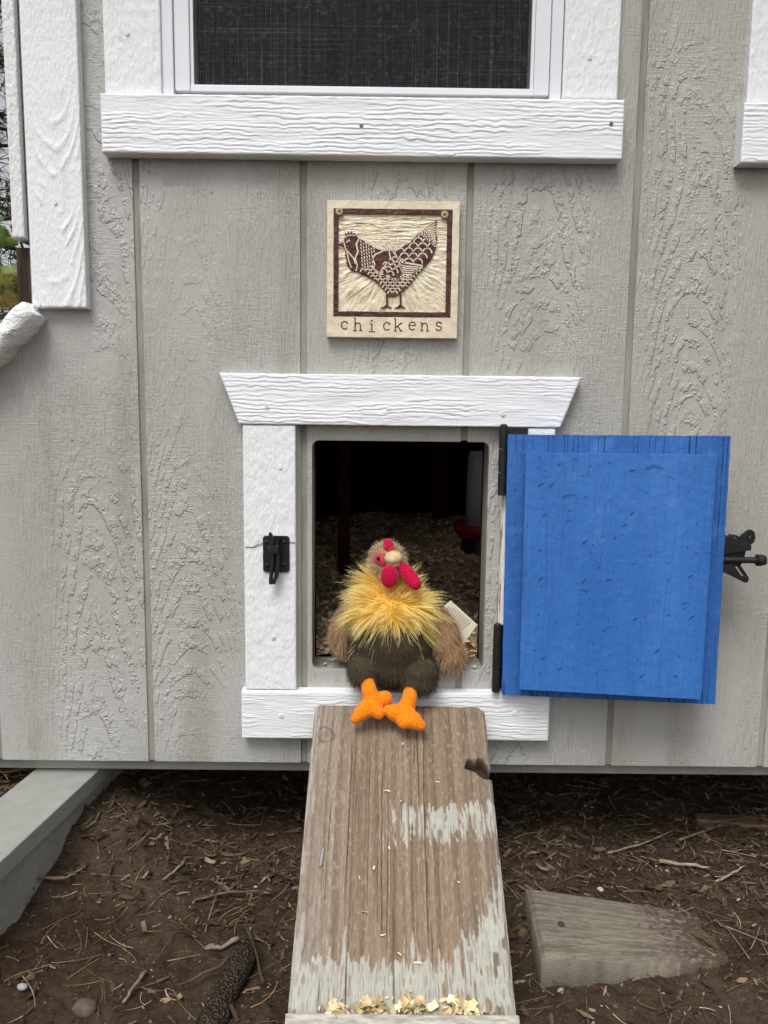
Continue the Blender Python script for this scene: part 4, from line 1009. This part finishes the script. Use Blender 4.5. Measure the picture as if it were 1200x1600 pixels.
# a few shavings on the threshold and ramp
def pile(n):
    k = rng.choice([.23, .37, .40, .55, .72, .79], n); uu = k+rng.normal(0, .035, n); vv = V1[7]-.003-abs(rng.normal(0, .010, n)); hh = .002+.010*rng.random(n)
    return np.array([RP(a, b, c) for a, b, c in zip(uu, vv, hh)])
o = flakes('shaving_pile', 170, pile, (.005, .024), pal([(.72, .60, .38), (.80, .70, .48), (.62, .48, .28)], None, .1), MFLK, .9, (.35, .8), 4, .8)
tag(o, 'pale fresh wood shavings caught along the foot of the ramp', 'wood shavings', kind='stuff')
def onramp(n):
    spots = [(609, 1325), (625, 1490), (655, 1505), (572, 1425), (600, 1462), (630, 1165), (684, 1223), (718, 1380), (563, 1372), (585, 1358), (628, 1252), (605, 1236)]
    return np.array([RP(*ramp_uv(*s_), .003) for s_ in spots])
o = flakes('shaving_bits', 12, onramp, (.007, .014), pal([(.80, .72, .52)], None, .06), MFLK, .4, (.2, .4), 3, .2)
tag(o, 'scattered pale shaving bits lying on the middle of the ramp', 'wood shavings', kind='stuff')
def onsill(n): return np.array([(at(508, 1030, .04).x, .035, OZ0+.001), (at(742, 1042, .02).x, .02, OZ0+.001), (at(520, 1022, .06).x, .06, OZ0+.001)])
o = flakes('threshold_shavings', 3, onsill, (.014, .020), pal([(.60, .48, .30)], None, .1), MFLK, .3, (.3, .5), 3, .1)
tag(o, 'few shavings on the hatch threshold beside the toy', 'wood shavings', kind='stuff')

# ================================================================== GROUND LITTER
def on_g(px, py): 
    z_ = 0.0
    for _ in range(6): p = at_z(px, py, z_); z_ = float(gz(p.x, p.y))
    return Vector((p.x, p.y, z_))
def pg(x0, x1, y0, y1, lift=.004, dens=None):
    def f(n):
        X = x0+(x1-x0)*rng.random(n); Y = y0+(y1-y0)*rng.random(n)
        if dens is not None: k = rng.random(n) < dens(X, Y); X, Y = X[k], Y[k]
        return np.stack([X, Y, gz(X, Y)-.002+lift*rng.random(len(X))], -1)
    return f
mulchd = lambda X, Y: np.clip(.15+.9*sstep(-.34, -.05, Y+.09*(fbm(X*5, Y*5, 90)-.5)*4), 0, 1)
o = flakes('mulch', 34000, pg(-1.2, 1.2, -.60, .95, .012, mulchd), (.004, .030), pal([(.068, .045, .029), (.11, .073, .048), (.165, .115, .078), (.042, .028, .019), (.25, .19, .135)], [.3, .3, .2, .15, .05]), MFLK, .25, (.08, .36), 2, .45)
tag(o, 'dark shredded bark mulch covering the ground under the coop', 'mulch', kind='stuff')
o = flakes('soil_crumbs', 9000, pg(-1.2, 1.2, -.60, .1, .003), (.002, .008), pal([(.12, .09, .065), (.07, .05, .036), (.20, .16, .12)], None), MFLK, .6, (.5, 1.0), 2, .6)
tag(o, 'loose soil crumbs on the bare dirt before the coop', 'soil', kind='stuff')
o = flakes('pale_chips', 420, pg(-1.1, 1.1, -.58, .45, .003), (.002, .010), pal([(.62, .55, .42), (.45, .36, .24), (.70, .66, .58), (.36, .30, .22)], None), MFLK, .4, (.25, .7), 2, .35)
tag(o, 'tiny pale wood chips dotted over the dark soil', 'wood chips', kind='stuff')
def strands(name, n, posfn, size, rad, colfn, mat, bend=.25, seg=4):
    P = posfn(n); n = len(P); L = size[0]+(size[1]-size[0])*rng.random(n)**1.6; th = rng.random(n)*2*math.pi
    d = np.stack([np.cos(th), np.sin(th), rng.normal(0, .10, n)], -1); pr = np.stack([-np.sin(th), np.cos(th), np.zeros(n)], -1); b1_ = rng.normal(0, bend, n); b2_ = abs(rng.normal(0, bend*.4, n))
    V = []; rr_ = rad*(.6+.8*rng.random(n))
    for s_ in range(seg+1):
        t = s_/seg; q = P+d*(L*(t-.5))[:, None]+pr*(b1_*L*(t-.5)**2)[:, None]+np.array([0, 0, 1.])*(b2_*L*(t-.5)**2+.003)[:, None]
        for k in range(3):
            an = 2*math.pi*k/3+.5; V.append(q+pr*(rr_*math.cos(an)*(1-.5*t))[:, None]+np.array([0, 0, 1.])*(rr_*math.sin(an)*(1-.5*t))[:, None])
    V = np.stack(V, 1).reshape(-1, 3); per = 3*(seg+1)
    f1 = np.array([(s_*3+k, s_*3+(k+1) % 3, s_*3+3+(k+1) % 3, s_*3+3+k) for s_ in range(seg) for k in range(3)])
    F = (f1[None]+(np.arange(n)*per)[:, None, None]).reshape(-1, 4)
    o = link(raw_mesh(name, V, F, np.repeat(colfn(n), per, axis=0)), name, mat, None, True); o['kind'] = 'stuff'; return o
o = strands('twig_litter', 4200, pg(-1.2, 1.2, -.58, .9, .012, lambda X, Y: .25+.75*mulchd(X, Y)), (.015, .09), .0010, pal([(.18, .135, .095), (.10, .072, .05), (.30, .24, .165), (.055, .04, .028), (.38, .31, .22)], [.3, .25, .2, .15, .1]), MFLK, .28)
tag(o, 'thin broken twigs and bark shreds strewn through the mulch', 'twigs', kind='stuff')
o = strands('pine_needles', 700, pg(-1.1, 1.1, -.58, .6, .010), (.03, .085), .00055, pal([(.34, .20, .08), (.42, .27, .11), (.22, .13, .06)], None), MFLK, .35)
tag(o, 'dry orange pine needles scattered on the soil', 'pine needles', kind='stuff')
o = strands('dry_grass', 2600, lambda n: (lambda X, Y: np.stack([X, Y, gz(X, Y)+.03*rng.random(n)], -1))(-1.5+.85*rng.random(n), .05+1.2*rng.random(n)), (.03, .14), .0012, pal([(.46, .36, .17), (.34, .25, .11), (.55, .44, .24)], None), MFLK, .6)
tag(o, 'dry straw coloured grass beyond the beam at the left', 'dry grass', kind='stuff')
o = flakes('leaf_fragments', 170, pg(-1.1, 1.1, -.56, .5, .006), (.010, .026), pal([(.16, .105, .06), (.22, .155, .085), (.10, .065, .04), (.27, .21, .12)], None), MFLK, .7, (.5, .9), 4, .35)
tag(o, 'curled brown leaf fragments lying on the mulch', 'dead leaves', kind='stuff')

# ---- half-buried wooden block at the right
blk = thing('wooden_block', 'grey weathered wooden block half buried in soil right of the ramp', 'wooden block', on_g(870, 1500))
zt = .055
c1, c2, c3, c4 = at_z(822, 1383, zt), at_z(846, 1494, zt+.004), at_z(1185, 1508, .006), at_z(1200, 1440, .006)
nu_, nv_ = 320, 120
uu = np.linspace(0, 1, nu_)[:, None]*np.ones((1, nv_)); vv = np.linspace(0, 1, nv_)[None, :]*np.ones((nu_, 1))
Q = [np.array(c)[None, None] for c in (c1, c2, c3, c4)]
Pg = (Q[0]*(1-uu[..., None])+Q[3]*uu[..., None])*(1-vv[..., None])+(Q[1]*(1-uu[..., None])+Q[2]*uu[..., None])*vv[..., None]
wv2 = vv*1.0+.05*(fbm(uu*3, vv*4, 95)-.5); gr = vnoise(uu*7, wv2*38, 96)*.5+vnoise(uu*26, wv2*105, 97)*.5; ck = sstep(.80, .90, vnoise(uu*4, wv2*44, 98))*sstep(.0, .06, np.minimum(vv, 1-vv))*sstep(0, .03, uu)
Pg[..., 2] += (.0022*(gr-.5)-.004*ck)*sstep(0, .03, uu)-.006*(1-sstep(0, .06, np.minimum(np.minimum(vv, 1-vv)*1.0, uu*2.5)))*(.5+fbm(uu*8, vv*8, 99))
Pg[..., 0] += np.where(uu == 0, .004*(fbm(vv*7, uu, 100)-.5), 0)
Cg = np.array([.205, .180, .142])*(.55+.8*gr[..., None])*(1-.7*ck[..., None]); soil = np.clip(sstep(.38, .92, uu+.30*(fbm(uu*9, vv*7, 101)-.5)+.22*(1-vv))*1.3*sstep(.30, .62, fbm(uu*60, vv*40, 102)+.8*(uu-.55))+.25*sstep(.5, .8, fbm(uu*16, vv*12, 103)), 0, 1)[..., None]; Cg = Cg*(1-soil)+np.array([.085, .062, .045])*soil
V = Pg.reshape(-1, 3); idx = np.arange(nu_*nv_).reshape(nu_, nv_); rim = np.concatenate([idx[:, 0], idx[-1, 1:], idx[-2::-1, -1], idx[0, -2:0:-1]]); back = V[rim].copy(); back[:, 2] -= .075
i = idx[:-1, :-1].ravel(); F = np.stack([i, i+nv_, i+nv_+1, i+1], -1); n0 = nu_*nv_; k_ = np.arange(len(rim)); kn = (k_+1) % len(rim)
me = raw_mesh('block', np.concatenate([V, back]), np.concatenate([F, np.stack([rim[k_], n0+k_, n0+kn, rim[kn]], -1)]), np.concatenate([Cg.reshape(-1, 3), np.full((len(rim), 3), .075)*np.array([1, .85, .68])]))
o = link(me, 'block', mat_attr('weathered_block', .9, .1, (90, 420, 420), 0, 0, .001, .16), blk)
q = at_z(877, 1442, zt); MB().ball(q+Vector((0, 0, -.002)), (.006, .006, .003), None, 12, 6).build('nail', mat_simple('rust', (.07, .05, .04), .7, .3), blk, True)

# ---- old board under the coop at the right edge
p0, p1 = on_g(1085, 1283), on_g(1280, 1300)
bo = MB(); dvv = (p1-p0).normalized(); pv = Vector((-dvv.y, dvv.x, 0))
q = [p0-pv*.02, p1-pv*.028, p1+pv*.03, p0+pv*.012]
bo.add([(a.x, a.y, a.z-.02) for a in q]+[(a.x, a.y, a.z+.016) for a in q], [(0, 1, 2, 3), (4, 5, 6, 7), (0, 1, 5, 4), (1, 2, 6, 5), (2, 3, 7, 6), (3, 0, 4, 7)])
tag(bo.build('old_board', mat_simple('rotten_board', (.13, .085, .055), .9, .1, .45, (12, 120, 120), .004, (30, 150, 150)), None, bevel=.004), 'rotten brown board lying in mulch under the coop at right edge', 'board')

# ---- dark bark log at the bottom left of the ramp
g0, g1 = on_g(388, 1488), on_g(318, 1640); N_ = 44; S_ = 26; vs_ = []; fs_ = []
ax = (g1-g0); axn = ax.normalized(); sdv = Vector((-axn.y, axn.x, 0)).normalized()
for i_ in range(N_+1):
    t = i_/N_; c_ = g0.lerp(g1, t)+Vector((0, 0, .010)); R0 = .0215*(.55+.45*min(1, t*8))*(1+.08*math.sin(t*9))
    for k in range(S_):
        a = 2*math.pi*k/S_; rr_ = R0*(1+.16*(fbm(np.array(t*38), np.array(math.cos(a)*3+5+math.sin(a)*2), 111, 3)-.5)*2)
        vs_.append(c_+sdv*(math.cos(a)*rr_)+Vector((0, 0, math.sin(a)*rr_)))
for i_ in range(N_):
    for k in range(S_): fs_.append((i_*S_+k, i_*S_+(k+1) % S_, (i_+1)*S_+(k+1) % S_, (i_+1)*S_+k))
fs_ += [tuple(range(S_)), tuple(N_*S_+k for k in range(S_))]
m = NT('rough_bark', .95, .08); m.color(m.mix(m.rng(m.vor(230.0), .2, .6), (.115, .09, .068), (.030, .022, .016))).bump(m.vor(230.0), -.006)
tag(MB().add(vs_, fs_).build('log', m.m, None, True), 'short dark bark log lying on the soil left of the ramp foot', 'log')

# ---- single sticks
def stick(pp, r, label, c=(.15, .115, .085), lift=.008):
    pts = [on_g(*p)+Vector((0, 0, lift+.003*(k % 2))) for k, p in enumerate(pp)]; fine_ = []
    for a, b in zip(pts[:-1], pts[1:]):
        for t in (0, .33, .66): fine_.append(a.lerp(b, t)+Vector((random.uniform(-1, 1), random.uniform(-1, 1), random.uniform(-.5, 1)))*r*.5)
    fine_.append(pts[-1]); n_ = len(fine_)
    o = MB().tube(fine_, [r*(1-.5*k/n_)*random.uniform(.85, 1.15) for k in range(n_)], 7).build('stick', mat_simple('stick_bark', c, .9, .1, .35, 80, .001), None, True)
    tag(o, label, 'stick', 'loose sticks on the ground')
stick([(395, 1485), (340, 1530), (278, 1556)], .0042, 'long dark stick leaning across the top of the bark log', (.075, .055, .042), .018)
stick([(385, 1462), (398, 1500), (412, 1552)], .0036, 'dark forked stick between the bark log and the ramp', (.065, .05, .04), .018)
stick([(372, 1476), (345, 1484), (331, 1488)], .0048, 'thick grey stick pointing left just above the bark log', (.24, .195, .155), .01)
stick([(228, 1524), (212, 1550), (192, 1574)], .0036, 'pale grey stick left of the bark log', (.25, .20, .15))
stick([(305, 1412), (360, 1402), (418, 1398)], .0026, 'thin brown stick lying level left of the ramp', (.13, .095, .07))
stick([(55, 1352), (100, 1335), (118, 1325)], .0034, 'brown stick lying against the grey beam', (.17, .13, .095), .02)
stick([(290, 1348), (270, 1362), (254, 1372)], .0034, 'pale broken stick in mulch between beam and ramp', (.26, .21, .155))
stick([(1030, 1352), (1075, 1358), (1108, 1362)], .0046, 'pale split stick lying above the weathered block', (.34, .27, .19))
stick([(1118, 1384), (1145, 1372), (1165, 1358)], .0028, 'slanting thin pale stick right of the weathered block', (.32, .26, .19))
stick([(948, 1340), (1000, 1328), (1052, 1302)], .0028, 'curved grey twig in mulch above the weathered block', (.22, .18, .14))
stick([(1060, 1318), (1100, 1306), (1130, 1290)], .0028, 'dim twig under the coop near the old board', (.16, .13, .10))
stick([(1075, 1465), (1100, 1480), (1118, 1490)], .0022, 'small dark twig on soil covering the block', (.04, .03, .025))
# ---- single stones
def stone(px, py, r, label, c):
    p = on_g(px, py); mb = MB().ball((p.x, p.y, p.z+r*.25), (r, r*.8, r*.55), Matrix.Rotation(random.uniform(0, 3), 3, 'Z'), 14, 9)
    mb.v = [tuple(np.array(q)+(np.array(q)-np.array(p))*.25*(float(vnoise(np.array(q[0]*150), np.array(q[1]*150+q[2]*200), 5))-.5)) for q in mb.v]
    tag(mb.build('stone', mat_simple('stone', c, .8, .2, .2, 60, .001), None, True), label, 'stone', 'stones on the soil')
stone(35, 1544, .0085, 'small pale grey pebble in the bottom left corner', (.38, .38, .36))
stone(133, 1580, .020, 'flat brown grey stone at the bottom left', (.105, .082, .064))
stone(938, 1391, .0070, 'tiny white stone behind the weathered block', (.55, .52, .48))
stone(876, 1549, .0065, 'small grey pebble below the weathered block', (.33, .30, .27))
stone(48, 1525, .008, 'brown half sunk pebble near the bottom left corner', (.10, .076, .058))

# ================================================================== BEHIND: pine, vine
def pine(x, y, h, label, seed, nb=70):
    r_g = np.random.default_rng(seed); t = thing('pine_tree', label, 'tree', (x, y, 0), 'pines behind the coop')
    MB().tube([(x, y, -.1), (x+.03, y, h*.5), (x, y, h)], [.13, .09, .02], 10).build('trunk', MDARK, t, True)
    br = MB(); Ps = []; Ds = []
    for k in range(nb):
        z_ = .25+(h-.4)*(k+r_g.random())/nb; L = (1.9*(1-z_/h)+.35)*(.7+.5*r_g.random()); a = k*2.4+r_g.random()
        pts = [Vector((x+math.cos(a)*L*s_, y+math.sin(a)*L*s_, z_-.10*L*math.sin(s_*2.6)+.12*L*s_)) for s_ in np.linspace(0, 1, 6)]
        br.tube(pts, [.018, .015, .012, .009, .006, .003], 5)
        for s_ in r_g.random(34):
            s_ = .2+.8*s_; i_ = min(4, int(s_*5)); q = pts[i_].lerp(pts[i_+1], s_*5-i_); Ps.append(np.array(q)+r_g.normal(0, .07, 3)); Ds.append(np.array((pts[i_+1]-pts[i_]).normalized()))
    br.build('branches', MDARK, t, True)
    Ps = np.repeat(np.array(Ps), 10, 0); Ds = np.repeat(np.array(Ds), 10, 0); n = len(Ps)
    d = Ds*.9+r_g.normal(0, .6, (n, 3)); d /= np.linalg.norm(d, axis=1)[:, None]; L = .09+.08*r_g.random(n); sd_ = np.cross(d, r_g.normal(0, 1, (n, 3))); sd_ /= np.linalg.norm(sd_, axis=1)[:, None]
    w_ = .0035; V = np.stack([Ps-sd_*w_, Ps+sd_*w_, Ps+d*L[:, None]], 1).reshape(-1, 3); F = np.arange(3*n).reshape(-1, 3)
    c_ = np.repeat(pal([(.030, .050, .024), (.045, .066, .028), (.060, .075, .035)], None)(n), 3, 0)
    o = link(raw_mesh('crown', V, F, c_), 'crown', mat_attr('needles', .7, .2), t)
pine(-2.75, 3.6, 4.6, 'dark pine tree behind the coop at the left edge', 3)
pine(-4.6, 5.2, 5.5, 'farther dark pine tree behind the left edge', 4, 60)
vine = thing('vine', 'green and yellow broad leaved vine beside the corner board', 'vine', (-.80, .22, 0))
st = [Vector((-.80, .22, 0)), Vector((-.79, .2, .6)), Vector((-.755, .16, rz(.20))), Vector((-.72, .14, rz(.30))), Vector((-.76, .15, rz(.42)))]
MB().tube(st, [.006, .005, .004, .003, .002], 7).build('stem', MDARK, vine, True)
def leaf(px, py, Y, s, ang, tilt, c):
    p = at(px, py, Y); mb = MB(); outl = []
    for k in range(26):
        a = 2*math.pi*k/26; r = s*(.72+.22*math.cos(3*a)+.10*math.cos(5*a)+.05*math.sin(9*a)); outl.append((r*math.cos(a), r*math.sin(a)))
    vs_ = [Vector((0, 0, 0))]+[Vector((x_*.5, -.12*s*.5, y_*.5)) for x_, y_ in outl]+[Vector((x_, .18*s*math.sin(3*i_)+.1*s, y_)) for i_, (x_, y_) in enumerate(outl)]
    R_ = Matrix.Rotation(tilt, 3, 'X') @ Matrix.Rotation(ang, 3, 'Y'); vs_ = [p+R_ @ q for q in vs_]
    fs_ = [(0, 1+k, 1+(k+1) % 26) for k in range(26)]+[(1+k, 27+k, 27+(k+1) % 26, 1+(k+1) % 26) for k in range(26)]
    mb.add(vs_, fs_).build('leaf', mat_simple('vine_leaf_skin', c, .5, .3, .35, 40, .002, 120), vine, True)
for px, py, Y, s, ang, tl, c in ((4, 372, .10, .030, .4, .3, (.10, .16, .03)), (18, 425, .12, .036, 1.2, -.4, (.11, .17, .04)), (6, 440, .10, .034, 2.0, .5, (.20, .19, .04)), (12, 462, .13, .036, .2, .2, (.24, .19, .05)), (-18, 400, .12, .04, .9, .1, (.07, .12, .03)),
                                 (-25, 450, .10, .04, 2.4, .4, (.16, .17, .04)), (26, 455, .16, .026, 1.7, .7, (.17, .18, .05)), (-12, 355, .14, .034, 2.9, -.2, (.09, .15, .03))): leaf(px, py, Y, s, ang, tl, c)
print('TRIS', sum(len(o.data.polygons)*2 for o in bpy.data.objects if o.type == 'MESH'))
